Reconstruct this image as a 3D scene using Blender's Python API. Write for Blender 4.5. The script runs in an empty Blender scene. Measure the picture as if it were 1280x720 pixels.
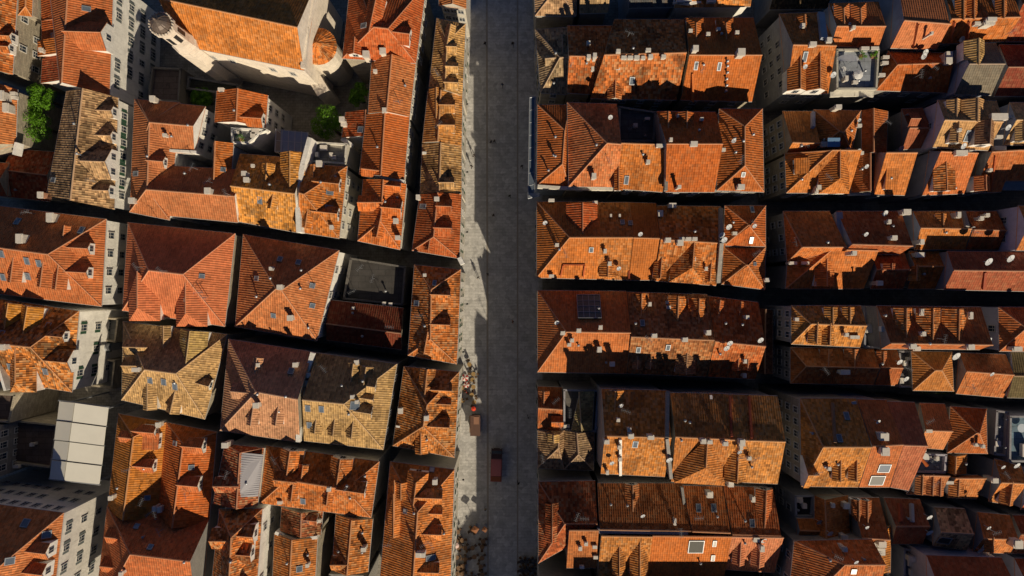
import bpy, math, random
from mathutils import Vector
random.seed(7)
S = bpy.context.scene
COL = S.collection
# ------------------------------------------------------------------ camera
CAMH = 122.0; F = 853.333
cd = bpy.data.cameras.new('camera'); cam = bpy.data.objects.new('camera', cd); COL.objects.link(cam)
cd.lens = 24; cd.sensor_width = 36; cd.clip_end = 3000; cd.clip_start = 1
cam.location = (0, 0, CAMH); cam.rotation_euler = (0, 0, 0)
S.camera = cam
# ------------------------------------------------------------------ light
EL = math.radians(26); AZ = math.radians(23)          # azimuth measured from picture-down towards picture-right
SUN = Vector((math.sin(AZ)*math.cos(EL), -math.cos(AZ)*math.cos(EL), math.sin(EL)))
w = bpy.data.worlds.new('World'); S.world = w; w.use_nodes = True
nt = w.node_tree; bg = nt.nodes['Background']
sky = nt.nodes.new('ShaderNodeTexSky'); sky.sky_type = 'NISHITA'; sky.sun_disc = False
sky.sun_elevation = EL; sky.sun_rotation = math.atan2(SUN.x, SUN.y)
nt.links.new(sky.outputs[0], bg.inputs[0]); bg.inputs[1].default_value = 0.05
sky.air_density = 0.5; sky.dust_density = 0.0; sky.ozone_density = 6.0; sky.altitude = 500
sl = bpy.data.lights.new('sun', 'SUN'); sl.energy = 5.0; sl.angle = math.radians(0.5); sl.color = (1, .85, .62)
so = bpy.data.objects.new('sun', sl); COL.objects.link(so); so.location = (0, 0, 200)
so.rotation_euler = SUN.to_track_quat('Z', 'Y').to_euler()
vs = S.view_settings; vs.view_transform = 'Standard'; vs.look = 'None'; vs.gamma = 1; vs.exposure = -0.15
try: vs.use_curve_mapping = False
except Exception: pass
S.render.engine = 'CYCLES'; S.cycles.diffuse_bounces = 2; S.cycles.max_bounces = 5

# ------------------------------------------------------------------ materials
class NB:
    def __init__(s, name):
        s.m = bpy.data.materials.new(name); s.m.use_nodes = True
        s.t = s.m.node_tree; s.b = s.t.nodes['Principled BSDF']
    def n(s, typ, **k):
        x = s.t.nodes.new(typ)
        for a, v in k.items(): setattr(x, a, v)
        return x
    def put(s, sock, v):
        if isinstance(v, bpy.types.NodeSocket): s.t.links.new(v, sock)
        elif v is not None: sock.default_value = v
    def ma(s, op, a, b=None, c=None):
        x = s.n('ShaderNodeMath', operation=op)
        for i, v in enumerate((a, b, c)):
            if v is not None: s.put(x.inputs[i], v)
        return x.outputs[0]
    def mix(s, f, a, b, mode='MIX'):
        x = s.n('ShaderNodeMix', data_type='RGBA', blend_type=mode)
        s.put(x.inputs[0], f); s.put(x.inputs[6], a); s.put(x.inputs[7], b)
        return x.outputs[2]
    def scale(s, col, f):
        x = s.n('ShaderNodeVectorMath', operation='SCALE'); s.put(x.inputs[0], col); s.put(x.inputs[3], f)
        return x.outputs[0]
    def noise(s, vec, sc, det=3, rough=.55):
        x = s.n('ShaderNodeTexNoise'); s.put(x.inputs['Vector'], vec)
        x.inputs['Scale'].default_value = sc; x.inputs['Detail'].default_value = det; x.inputs['Roughness'].default_value = rough
        return x.outputs[0]
    def ramp(s, v, a, b):
        x = s.n('ShaderNodeMapRange', interpolation_type='SMOOTHSTEP'); s.put(x.inputs[0], v)
        x.inputs[1].default_value = a; x.inputs[2].default_value = b
        return x.outputs[0]
    def uv(s):
        x = s.n('ShaderNodeUVMap'); x.uv_map = 'UV'; return x.outputs[0]
    def pos(s): return s.n('ShaderNodeNewGeometry').outputs['Position']
    def comb(s, a, b, c):
        x = s.n('ShaderNodeCombineXYZ')
        for i, v in enumerate((a, b, c)): s.put(x.inputs[i], v)
        return x.outputs[0]
    def bump(s, h, d, st=1.0):
        x = s.n('ShaderNodeBump'); x.inputs['Distance'].default_value = d; x.inputs['Strength'].default_value = st
        s.put(x.inputs['Height'], h); s.t.links.new(x.outputs[0], s.b.inputs['Normal'])

def mat_tile():
    B = NB('roof_tile'); uv = B.uv(); sp = B.n('ShaderNodeSeparateXYZ'); B.put(sp.inputs[0], uv)
    oi = B.n('ShaderNodeObjectInfo'); col = oi.outputs['Color']; al = oi.outputs['Alpha']; rnd = oi.outputs['Random']
    wob = B.noise(uv, 0.35, 2)
    U = B.ma('ADD', B.ma('DIVIDE', sp.outputs[0], 0.36), B.ma('MULTIPLY', wob, 0.5))
    V = B.ma('ADD', B.ma('DIVIDE', sp.outputs[1], 0.42), B.ma('MULTIPLY', rnd, 9))
    wn = B.n('ShaderNodeTexWhiteNoise', noise_dimensions='3D')
    B.put(wn.inputs[0], B.comb(B.ma('FLOOR', U), B.ma('FLOOR', V), B.ma('MULTIPLY', rnd, 50)))
    ws = B.n('ShaderNodeSeparateXYZ'); B.put(ws.inputs[0], wn.outputs['Color'])
    amp = B.ma('MULTIPLY_ADD', al, .95, .22)
    f = B.ma('MULTIPLY_ADD', B.ma('SUBTRACT', wn.outputs['Value'], .5), amp, 1.0)
    big = B.noise(B.pos(), 0.22, 5, .65)
    f = B.ma('MULTIPLY', f, B.ma('MULTIPLY_ADD', big, .5, .75))
    c = B.scale(col, f)
    # weathered tiles: pale and dark ones sprinkled through, more where the roof is old
    pale = B.ma('MULTIPLY', B.ramp(ws.outputs[1], .62, .8), B.ma('MULTIPLY', al, .55))
    c = B.mix(pale, c, (.62, .46, .28, 1))
    dark = B.ma('MULTIPLY', B.ramp(ws.outputs[2], .72, .85), B.ma('MULTIPLY_ADD', al, .5, .06))
    c = B.mix(dark, c, (.09, .045, .03, 1))
    lich = B.ramp(B.noise(B.pos(), 0.9, 6, .75), .60, .78)
    c = B.mix(B.ma('MULTIPLY', lich, B.ma('MULTIPLY_ADD', al, .40, .05)), c, (.16, .11, .08, 1))
    pt = B.n('ShaderNodeTexVoronoi', feature='F1', distance='CHEBYCHEV'); B.put(pt.inputs['Vector'], B.comb(B.ma('MULTIPLY', sp.outputs[0], .45), B.ma('MULTIPLY', sp.outputs[1], .4), rnd)); pt.inputs['Scale'].default_value = 1.0
    pc = B.n('ShaderNodeSeparateXYZ'); B.put(pc.inputs[0], pt.outputs['Color'])
    c = B.scale(c, B.ma('MULTIPLY_ADD', B.ramp(pc.outputs[0], .78, .84), B.ma('MULTIPLY_ADD', al, -.5, -.06), 1.0))
    c = B.scale(c, B.ma('MULTIPLY_ADD', B.ramp(pc.outputs[1], .84, .88), B.ma('MULTIPLY_ADD', al, .35, .08), 1.0))
    # streaks down the slope
    st = B.ramp(B.noise(B.comb(B.ma('MULTIPLY', sp.outputs[0], 2.2), B.ma('MULTIPLY', sp.outputs[1], .18), rnd), 1.0, 3), .56, .8)
    c = B.mix(B.ma('MULTIPLY', st, .3), c, (.2, .08, .04, 1))
    wave = B.ma('ABSOLUTE', B.ma('COSINE', B.ma('MULTIPLY', U, math.pi)))
    gap = B.ramp(wave, 0.0, .42)
    c = B.mix(B.ma('MULTIPLY_ADD', gap, -.16, .16), c, (.045, .018, .012, 1))
    c = B.mix(1.0, c, (1.0, .90, .76, 1), 'MULTIPLY')
    B.put(B.b.inputs['Base Color'], c)
    B.b.inputs['Roughness'].default_value = .85
    B.b.inputs['Specular IOR Level'].default_value = .2
    h = B.ma('ADD', wave, B.ma('MULTIPLY', B.ma('FRACT', V), .35))
    h = B.ma('ADD', h, B.ma('MULTIPLY', wn.outputs['Value'], .2))
    B.bump(h, .052)
    return B.m

def mat_wall():
    B = NB('wall_stone'); uv = B.uv(); oi = B.n('ShaderNodeObjectInfo'); col = oi.outputs['Color']; al = oi.outputs['Alpha']
    br = B.n('ShaderNodeTexBrick'); B.put(br.inputs[0], uv); br.inputs['Scale'].default_value = 1.0
    br.inputs['Brick Width'].default_value = .75; br.inputs['Row Height'].default_value = .33; br.inputs['Mortar Size'].default_value = .02
    br.inputs['Color1'].default_value = (.75, .72, .68, 1); br.inputs['Color2'].default_value = (1.12, 1.08, 1.0, 1); br.inputs['Mortar'].default_value = (.62, .6, .56, 1)
    c = B.mix(al, col, B.mix(1.0, col, br.outputs[0], 'MULTIPLY'))
    n1 = B.noise(B.pos(), .6, 6, .7)
    c = B.scale(c, B.ma('MULTIPLY_ADD', n1, .75, .62))
    sp = B.n('ShaderNodeSeparateXYZ'); B.put(sp.inputs[0], uv)
    st = B.ramp(B.noise(B.comb(B.ma('MULTIPLY', sp.outputs[0], 1.6), B.ma('MULTIPLY', sp.outputs[1], .15), 0.), 1.2, 4), .52, .75)
    c = B.mix(B.ma('MULTIPLY', st, .25), c, (.2, .18, .15, 1))
    B.put(B.b.inputs['Base Color'], c); B.b.inputs['Roughness'].default_value = .9
    B.bump(B.noise(B.pos(), 3, 5, .7), .06)
    return B.m

def mat_plain(name, col, rough=.7, var=.35, sc=1.5, metal=0., spec=.5, bump=0.):
    B = NB(name); n1 = B.noise(B.pos(), sc, 5, .65)
    B.put(B.b.inputs['Base Color'], B.scale(col, B.ma('MULTIPLY_ADD', n1, 2*var, 1-var)))
    B.b.inputs['Roughness'].default_value = rough; B.b.inputs['Metallic'].default_value = metal
    B.b.inputs['Specular IOR Level'].default_value = spec
    if bump: B.bump(B.noise(B.pos(), sc*4, 4), bump)
    return B.m
def mat_obj(name, rough=.75, var=.25, sc=2., metal=0.):
    B = NB(name); oi = B.n('ShaderNodeObjectInfo'); n1 = B.noise(B.pos(), sc, 5, .65)
    B.put(B.b.inputs['Base Color'], B.scale(oi.outputs['Color'], B.ma('MULTIPLY_ADD', n1, 2*var, 1-var)))
    B.b.inputs['Roughness'].default_value = rough; B.b.inputs['Metallic'].default_value = metal
    return B.m
def mat_paving(name, c1, c2, mortar, bw, rh, rot=0., contrast=.3, rough=.5):
    B = NB(name); p = B.pos()
    mp = B.n('ShaderNodeMapping'); B.put(mp.inputs[0], p); mp.inputs['Rotation'].default_value = (0, 0, rot)
    br = B.n('ShaderNodeTexBrick'); B.put(br.inputs[0], mp.outputs[0]); br.inputs['Scale'].default_value = 1.0
    br.inputs['Brick Width'].default_value = bw; br.inputs['Row Height'].default_value = rh; br.inputs['Mortar Size'].default_value = .018
    br.inputs['Color1'].default_value = c1; br.inputs['Color2'].default_value = c2; br.inputs['Mortar'].default_value = mortar
    br.inputs['Bias'].default_value = 0
    vo = B.n('ShaderNodeTexVoronoi', feature='F1'); B.put(vo.inputs['Vector'], p); vo.inputs['Scale'].default_value = 1.3
    vs_ = B.n('ShaderNodeSeparateXYZ'); B.put(vs_.inputs[0], vo.outputs['Color'])
    c = B.scale(br.outputs[0], B.ma('MULTIPLY_ADD', B.noise(p, .35, 6, .7), 2*contrast, 1-contrast))
    c = B.scale(c, B.ma('MULTIPLY_ADD', vs_.outputs[0], .34, .83))
    c = B.scale(c, B.ma('MULTIPLY_ADD', B.noise(p, 2.2, 5, .75), .7, .65))
    stn = B.ramp(B.noise(p, .9, 5, .8), .60, .72)
    c = B.mix(B.ma('MULTIPLY', stn, .45), c, (.14, .12, .1, 1))
    B.put(B.b.inputs['Base Color'], c); B.b.inputs['Roughness'].default_value = rough
    B.bump(B.ma('ADD', br.outputs[1], B.ma('MULTIPLY', B.noise(p, 4, 4), -.6)), -.02)
    return B.m
def mat_leaf(name, col):
    B = NB(name); g = B.n('ShaderNodeObjectInfo')
    n1 = B.noise(B.pos(), 2.5, 4, .7)
    c = B.mix(B.ramp(n1, .3, .7), (col[0]*.45, col[1]*.5, col[2]*.5, 1), (col[0]*1.35, col[1]*1.35, col[2]*1.2, 1))
    B.put(B.b.inputs['Base Color'], c); B.b.inputs['Roughness'].default_value = .6
    t = B.n('ShaderNodeBsdfTranslucent'); B.put(t.inputs[0], c)
    mx = B.n('ShaderNodeMixShader'); mx.inputs[0].default_value = .35
    out = B.t.nodes['Material Output']
    B.t.links.new(B.b.outputs[0], mx.inputs[1]); B.t.links.new(t.outputs[0], mx.inputs[2]); B.t.links.new(mx.outputs[0], out.inputs[0])
    return B.m

TILE = mat_tile(); WALL = mat_wall()
def mat_cap():
    B = NB('ridge_tile'); oi = B.n('ShaderNodeObjectInfo'); n1 = B.noise(B.pos(), 3., 5, .65)
    c = B.mix(.38, oi.outputs['Color'], (.66, .42, .26, 1)); B.put(B.b.inputs['Base Color'], B.scale(c, B.ma('MULTIPLY_ADD', n1, .8, .6))); B.b.inputs['Roughness'].default_value = .85
    return B.m
CAPM = mat_cap()
GUT = mat_plain('gutter', (.42, .40, .38), .5, .3)
GLASS = mat_plain('glass', (.03, .045, .07), .12, .2, spec=.8)
SKYG = mat_plain('skylight_glass', (.13, .16, .20), .15, .3, spec=1.0)
FRAME = mat_plain('frame_paint', (.62, .60, .56), .6, .2)
SHUT = mat_plain('shutter_green', (.03, .085, .05), .6, .3)
SHUTG = mat_plain('shutter_grey', (.13, .15, .15), .6, .3)
DARK = mat_plain('dark_opening', (.02, .02, .022), .5, .2)
WHITE = mat_plain('white_plaster', (.72, .67, .60), .8, .28, 2.5)
METAL = mat_plain('metal_grey', (.32, .34, .37), .45, .25, metal=.3)
PAINT = mat_obj('paint', .6, .15)
CLOTH = mat_obj('cloth', .85, .2)
def mat_flat():
    B = NB('flat_roofing'); oi = B.n('ShaderNodeObjectInfo'); p = B.pos()
    br = B.n('ShaderNodeTexBrick'); B.put(br.inputs[0], p); br.inputs['Scale'].default_value = 1.0; br.inputs['Brick Width'].default_value = 2.2; br.inputs['Row Height'].default_value = 1.0; br.inputs['Mortar Size'].default_value = .03
    br.inputs['Color1'].default_value = (1.1, 1.1, 1.1, 1); br.inputs['Color2'].default_value = (.8, .8, .8, 1); br.inputs['Mortar'].default_value = (.45, .45, .45, 1)
    c = B.mix(1.0, oi.outputs['Color'], br.outputs[0], 'MULTIPLY'); c = B.scale(c, B.ma('MULTIPLY_ADD', B.noise(p, .5, 6, .75), 1.5, .25))
    stn = B.ramp(B.noise(p, .8, 5, .8), .55, .68); c = B.mix(B.ma('MULTIPLY', stn, .6), c, (.05, .04, .035, 1))
    B.put(B.b.inputs['Base Color'], c); B.b.inputs['Roughness'].default_value = .85; return B.m
FLAT = mat_flat()
BARK = mat_plain('bark', (.09, .065, .045), .9, .4, 4)

# ------------------------------------------------------------------ mesh helpers
def wpt(px, py, z):
    k = (CAMH - z)/F
    return Vector(((px-640)*k, (360-py)*k, z))
def auto_uv(me):
    ul = me.uv_layers.new(name='UV')
    for p in me.polygons:
        n = p.normal
        if abs(n.z) > .98: u = Vector((1, 0, 0)); v = Vector((0, 1, 0))
        else:
            u = Vector((0, 0, 1)).cross(n).normalized(); v = n.cross(u).normalized()
        for li in p.loop_indices:
            c = me.vertices[me.loops[li].vertex_index].co
            ul.data[li].uv = (c.dot(u), c.dot(v))
class MB:
    def __init__(s): s.v = []; s.f = []; s.m = []
    def face(s, pts, mi=0):
        b = len(s.v); s.v += [tuple(p) for p in pts]; s.f.append(tuple(range(b, b+len(pts)))); s.m.append(mi)
    def box(s, c, size, mi=0, ax=None):
        """box centred at c; ax = (ux,uy,uz) unit axes"""
        ux, uy, uz = ax or (Vector((1, 0, 0)), Vector((0, 1, 0)), Vector((0, 0, 1)))
        c = Vector(c); a, b_, d = size[0]/2, size[1]/2, size[2]/2
        P = [c + ux*(i*a) + uy*(j*b_) + uz*(k*d) for k in (-1, 1) for j in (-1, 1) for i in (-1, 1)]
        b = len(s.v); s.v += [tuple(p) for p in P]
        for q in ((0, 2, 3, 1), (4, 5, 7, 6), (0, 1, 5, 4), (2, 6, 7, 3), (0, 4, 6, 2), (1, 3, 7, 5)):
            s.f.append(tuple(b+i for i in q)); s.m.append(mi)
    def tube(s, a, b_, r, n=6, mi=0, r2=None):
        a = Vector(a); b_ = Vector(b_); d = (b_-a)
        if d.length < 1e-6: return
        d.normalize(); r2 = r if r2 is None else r2
        u = d.orthogonal().normalized(); v = d.cross(u); b = len(s.v)
        for c, rr in ((a, r), (b_, r2)):
            for i in range(n):
                t = 2*math.pi*i/n; s.v.append(tuple(c + u*math.cos(t)*rr + v*math.sin(t)*rr))
        for i in range(n):
            j = (i+1) % n; s.f.append((b+i, b+j, b+n+j, b+n+i)); s.m.append(mi)
        s.f.append(tuple(b+i for i in reversed(range(n)))); s.m.append(mi)
        s.f.append(tuple(b+n+i for i in range(n))); s.m.append(mi)
    def lathe(s, c, prof, n=10, mi=0):
        """prof list of (r, z) relative to c"""
        c = Vector(c); b = len(s.v); k = len(prof)
        for r, z in prof:
            for i in range(n):
                t = 2*math.pi*(i+.5)/n; s.v.append((c.x+math.cos(t)*r, c.y+math.sin(t)*r, c.z+z))
        for q in range(k-1):
            for i in range(n):
                j = (i+1) % n
                s.f.append((b+q*n+i, b+q*n+j, b+(q+1)*n+j, b+(q+1)*n+i)); s.m.append(mi)
        s.f.append(tuple(b+i for i in reversed(range(n)))); s.m.append(mi)
        s.f.append(tuple(b+(k-1)*n+i for i in range(n))); s.m.append(mi)
    def prism(s, poly, z0, z1, mi=0, top=True):
        """poly: list of xy, any winding"""
        A = sum(poly[i][0]*poly[(i+1) % len(poly)][1]-poly[(i+1) % len(poly)][0]*poly[i][1] for i in range(len(poly)))
        if A < 0: poly = list(reversed(poly))
        n = len(poly)
        for i in range(n):
            p, q = poly[i], poly[(i+1) % n]
            s.face([(p[0], p[1], z0), (q[0], q[1], z0), (q[0], q[1], z1), (p[0], p[1], z1)], mi)
        if top: s.face([(p[0], p[1], z1) for p in poly], mi)
        s.face([(p[0], p[1], z0) for p in reversed(poly)], mi)
    def build(s, name, mats, parent=None, off=None, color=None, smooth=False, label=None):
        off = off if off is not None else (Vector(parent['_o']) if parent is not None and '_o' in parent else Vector((0, 0, 0)))
        me = bpy.data.meshes.new(name)
        me.from_pydata([(x-off[0], y-off[1], z-off[2]) for x, y, z in s.v], [], s.f)
        for m in (mats if isinstance(mats, (list, tuple)) else [mats]): me.materials.append(m)
        for p, mi in zip(me.polygons, s.m): p.material_index = mi; p.use_smooth = smooth
        me.update(); auto_uv(me)
        o = bpy.data.objects.new(name, me); COL.objects.link(o)
        if parent is not None:
            o.parent = parent
            if '_o' in parent: o['_o'] = parent['_o']
        if color: o.color = color if len(color) == 4 else (*color, 0)
        if label: o['label'] = label
        return o
def tag(o, label, cat, group=None):
    o['label'] = label; o['category'] = cat
    if group: o['group'] = group
    return o
LABELS = {}; HOUSES = []
def thing(name, label, cat, loc, group=None):
    o = bpy.data.objects.new(name, None); COL.objects.link(o); o.location = loc; o['_o'] = tuple(loc)
    o.empty_display_size = .5
    return tag(o, label, cat, group)
def inst(src, name, parent, loc, rot=0):
    o = bpy.data.objects.new(name, src); COL.objects.link(o); o.parent = parent
    o.location = loc; o.rotation_euler = (0, 0, rot); return o

# shared window meshes: local +Y is out of the wall
def _win(shut):
    m = MB()
    m.box((0, .03, 0), (.95, .06, 1.5), 1); m.box((0, .07, .76), (1.1, .12, .10), 0); m.box((0, .09, -.8), (1.15, .18, .10), 0)
    m.box((-.5, .07, 0), (.09, .12, 1.42), 0); m.box((.5, .07, 0), (.09, .12, 1.42), 0); m.box((0, .065, 0), (.05, .05, 1.42), 0)
    m.box((0, .066, .2), (.9, .04, .05), 0)
    o = m.build('window_src', [FRAME, GLASS]); me = o.data; bpy.data.objects.remove(o); return me
WINME = _win(0)
def _shut(mat, w=.5):
    m = MB(); m.box((0, .05, 0), (w, .05, 1.45), 0)
    for i in range(9): m.box((0, .085, -.62+i*.155), (w-.1, .02, .05), 0)
    o = m.build('shutter_src', [mat]); me = o.data; bpy.data.objects.remove(o); return me
SHUTME = _shut(SHUT); SHUTME2 = _shut(SHUTG)

# colours (linear): tile colour + how mottled
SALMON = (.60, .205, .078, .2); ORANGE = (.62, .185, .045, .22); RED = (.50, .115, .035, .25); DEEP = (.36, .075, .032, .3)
OLDO = (.62, .21, .055, .75); OLDR = (.46, .13, .055, .85); TAN = (.62, .42, .18, .6); TANR = (.60, .34, .14, .55)
OLIVE = (.50, .37, .15, .4); PINK = (.58, .29, .17, .3); BROWN = (.30, .17, .10, .4); GREYT = (.28, .24, .19, .25); YEL = (.64, .29, .05, .35)
CREAM = (.74, .71, .63, .3); WHT = (.86, .84, .79, .05); STONE = (.42, .38, .31, 1.); LILAC = (.45, .42, .46, .1); GREYW = (.30, .29, .28, .6)

def ray_dir(px, py): return Vector(((px-640)/F, (360-py)/F, -1.0))
DIRS = {'R': Vector((1, 0, 0)), 'L': Vector((-1, 0, 0)), 'U': Vector((0, 1, 0)), 'D': Vector((0, -1, 0))}

class House:
    def __init__(s, label, col=ORANGE, wall=STONE, z=13., cat='house', name='town_house', group='tiled town houses'):
        if label in LABELS: print('DUPLICATE LABEL', label)
        LABELS[label] = 1
        jt = random.uniform(.86, 1.08); jg = random.uniform(.9, 1.18)
        if name == 'town_house': col = (min(.68, col[0]*jt), col[1]*jt*jg, col[2]*jt*jg, min(1, col[3]*random.uniform(.8, 1.5)))
        s.jit = (jt, jt*jg, jt*jg)
        s.label, s.col, s.wallc, s.z, s.cat, s.name, s.group = label, col, wall, z + random.uniform(-.25, .25), cat, name, group
        s.root = None; s.faces = []; s.walls = []; s.px = []; HOUSES.append(s)
    def _root(s, p):
        if s.root is None:
            s.root = thing(s.name, s.label, s.cat, (p.x, p.y, 0), s.group)
    def roof(s, TL, TR, BR, BL, ridge=None, axis='h', hip='', z=None, slope=.62, rise=None, col=None, wall=None, walls=True, z0=0., cap=True):
        z = s.z if z is None else z; col = (col[0]*s.jit[0], col[1]*s.jit[1], col[2]*s.jit[2], col[3]) if col else s.col;
        s.col = col; wallc = wall or s.wallc
        q = [wpt(*p, z) for p in (TL, TR, BR, BL)]
        cen = sum(q, Vector())/4; s._root(cen); s.zz = z
        tl, tr, br, bl = q
        inner = []
        for p in q:
            d = (cen-p); d.z = 0; d.normalize(); inner.append(p + d*.38)
        W = MB(); R = MB()
        if ridge is None:                                  # flat roof with a low parapet
            W.prism([(p.x, p.y) for p in q], z0, z-.25, 0)
            for i in range(4):
                a, b = q[i], q[(i+1) % 4]; d = (b-a); L = d.length; d.normalize(); nrm = Vector((0, 0, 1)).cross(d)
                m = (a+b)/2; sgn = 1 if (cen-m).dot(nrm) > 0 else -1
                W.box(m + nrm*sgn*.16 + Vector((0, 0, -.02)), (L-.33 if i % 2 else L, .3, .9), 0, (d, nrm, Vector((0, 0, 1))))
            R.face([p + (cen-p).normalized()*.3 + Vector((0, 0, -.24)) for p in (bl, br, tr, tl)])
            W.build('wall', WALL, s.root, color=wallc)
            R.build('flat_roof', FLAT, s.root, color=(*col[:3], 1))
            s.faces.append(([p for p in (bl, br, tr, tl)], Vector((0, 0, 1))))
            s.walls.append(q); return s
        if axis == 'v': a1, a2, b2, b1 = tl, bl, br, tr    # long eaves: a = left, b = right; end1 = top, end2 = bottom
        else: a1, a2, b2, b1 = bl, br, tr, tl              # a = bottom, b = top; end1 = left, end2 = right
        r1g, r2g = ridge; s.px.append((TL, TR, BR, BL))
        zr = z + 3
        def dist(p, a, b):
            d = (b-a); d.z = 0; d.normalize(); return abs((p-a).x*d.y-(p-a).y*d.x)
        if rise is None:
            for _ in range(3):
                r1 = wpt(*r1g, zr); r2 = wpt(*r2g, zr); m = (r1+r2)/2
                da, db = dist(m, a1, a2), dist(m, b1, b2)
                if min(da, db) < 1.2: rs = slope*.8*max(da, db)
                else: rs = slope*(da+db)/2
                zr = z + max(.5, rs)
            rise = zr - z
        zr = z + rise
        r1 = wpt(*r1g, zr); r2 = wpt(*r2g, zr)
        e1, e2 = ('T', 'B') if axis == 'v' else ('L', 'R')
        def snap(rp, other, p, q_):
            d1 = (other-rp); d1.z = 0
            if d1.length < .05: d1 = (a2-a1)
            d2 = q_-p; den = d1.x*d2.y-d1.y*d2.x
            if abs(den) < 1e-4: return rp
            t = ((p.x-rp.x)*d2.y-(p.y-rp.y)*d2.x)/den
            return Vector((rp.x+d1.x*t, rp.y+d1.y*t, rp.z))
        r1n = r1 if e1 in hip else snap(r1, r2, a1, b1)
        r2n = r2 if e2 in hip else snap(r2, r1, a2, b2)
        r1, r2 = r1n, r2n
        ps = [[a1, a2, r2, r1], [b2, b1, r1, r2]]
        if (r2-r1).length < .3: ps = [[a1, a2, r2], [b2, b1, r1]]
        if e1 in hip: ps.append([b1, a1, r1])
        else: W.face([b1*1, a1*1, r1*1])
        if e2 in hip: ps.append([a2, b2, r2])
        else: W.face([a2*1, b2*1, r2*1])
        for p in ps:
            n = (p[1]-p[0]).cross(p[2]-p[0])
            if n.z < 0: p = list(reversed(p)); n = -n
            n.normalize(); R.face([x+Vector((0, 0, .02)) for x in p], 0); s.faces.append((p, n))
        # eave edge, soffit, ridge caps, gutters
        for i in range(4):
            p, q_ = q[i], q[(i+1) % 4]
            R.face([p+Vector((0, 0, .02)), p-Vector((0, 0, .16)), q_-Vector((0, 0, .16)), q_+Vector((0, 0, .02))], 1)
        R.face([p-Vector((0, 0, .16)) for p in (tl, tr, br, bl)], 1)
        if cap:
            up = Vector((0, 0, .03))
            R.tube(r1+up, r2+up, .13, 6, 1)
            if e1 in hip: R.tube(a1+up, r1+up, .10, 5, 1); R.tube(b1+up, r1+up, .10, 5, 1)
            if e2 in hip: R.tube(a2+up, r2+up, .10, 5, 1); R.tube(b2+up, r2+up, .10, 5, 1)
            g = Vector((0, 0, -.06))
            R.tube(a1+g, a2+g, .075, 5, 2); R.tube(b1+g, b2+g, .075, 5, 2)
            if e1 in hip: R.tube(a1+g, b1+g, .075, 5, 2)
            if e2 in hip: R.tube(a2+g, b2+g, .075, 5, 2)
        if walls: W.prism([(p.x, p.y) for p in inner], z0, z-.1, 0, top=False)
        if W.f: W.build('wall', WALL, s.root, color=wallc)
        R.build('roof', [TILE, CAPM, GUT], s.root, color=col)
        for o in (s.root.children[-1:]): pass
        s.walls.append(inner)
        return s
    def hit(s, px, py):
        d = ray_dir(px, py); o = Vector((0, 0, CAMH)); best = None
        for poly, n in s.faces:
            t = (poly[0]-o).dot(n)/d.dot(n); p = o + d*t
            if inside(p, poly) and (best is None or t < best[0]): best = (t, p, n)
        if best: return best[1], best[2]
        return wpt(px, py, s.zz+.5), Vector((0, 0, 1))
    def zat(s, x, y, dflt=None):
        best = dflt if dflt is not None else s.zz
        for poly, n in s.faces:
            p = Vector((x, y, 0))
            if inside(p, poly):
                z = poly[0].z - ((x-poly[0].x)*n.x+(y-poly[0].y)*n.y)/n.z
                best = max(best, z)
        return best
    def dorm(s, px, py, d, w=1.7, h=1.25, sl=.75, hipf=False, wall=None, col=None, shed=False, maxl=6, win=True, nwin=1):
        col = col or s.col; f = DIRS[d] if isinstance(d, str) else Vector(d)
        P, n = s.hit(px, py)
        k = 1 - h*.8/(CAMH-P.z); x, y = P.x*k, P.y*k; z = s.zat(x, y, P.z)
        # follow the face direction a little so that dormers line up with skewed roofs
        hn = Vector((n.x, n.y, 0))
        if hn.length > .1 and hn.normalized().dot(f) > .8: f = hn.normalized()
        sd = Vector((-f.y, f.x, 0)); m = max(.25, hn.dot(f)/max(n.z, .1)) if hn.length > .1 else .4
        P = Vector((x, y, z-.1)); hw = h; hr = hw + (0.25 if shed else w/2*sl); Z = Vector((0, 0, 1))
        def march(hgt, mx):
            l, zp = 0., s.zat(P.x, P.y, P.z)
            while l < mx:
                q = P-f*l; zz = s.zat(q.x, q.y, -99)
                if zz >= P.z+hgt or (l > .6 and zz < zp-.01): return l+.12
                zp = zz; l += .12
            return l
        le = min(march(hw, maxl), hw/m*1.25+.3); lr = min(march(hr, maxl+1.5), hr/m*1.25+.3)
        o1, o2 = -sd*w/2, sd*w/2
        W = MB(); 
        front = [P+o1-Z*.6, P+o2-Z*.6, P+o2+Z*hw, P+Z*(hr-.03) if not hipf and not shed else P+Z*hw, P+o1+Z*hw]
        W.face(front)
        for o_ in (o1, o2): W.face([P+o_-Z*.6, P+o_+Z*hw, P+o_+Z*hw-f*le, P+o_-Z*.6-f*le])
        dm = W.build('dormer', WALL, s.root, color=wall or WHT)
        R = MB(); ov = .14; a = -sd*(w/2+ov); b = sd*(w/2+ov); fo = f*ov; dz = -Z*ov*sl
        ze = Z*hw + dz
        if shed:
            R.face([P+a+fo+Z*hw, P+b+fo+Z*hw, P+b-f*lr+Z*(hr+.15), P+a-f*lr+Z*(hr+.15)])
            R.face([P+a+fo+Z*(hw-.1), P+a+fo+Z*hw, P+a-f*lr+Z*(hr+.15), P+a-f*lr+Z*(hr)], 1)
        else:
            rf = P + Z*(hr+.04) + (fo if not hipf else -f*w*.42); rb = P + Z*(hr+.04) - f*lr
            ea, eb = P+a+fo+ze+Z*.04, P+b+fo+ze+Z*.04; ba, bb = P+a-f*le+ze+Z*.04, P+b-f*le+ze+Z*.04
            R.face([ba, ea, rf, rb]); R.face([eb, bb, rb, rf])
            if hipf: R.face([ea, eb, rf])
            R.tube(rf, rb, .09, 5, 1)
            t = Z*.1
            R.face([ea-t, ea, ba, ba-t], 1); R.face([eb, eb-t, bb-t, bb], 1)
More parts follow.
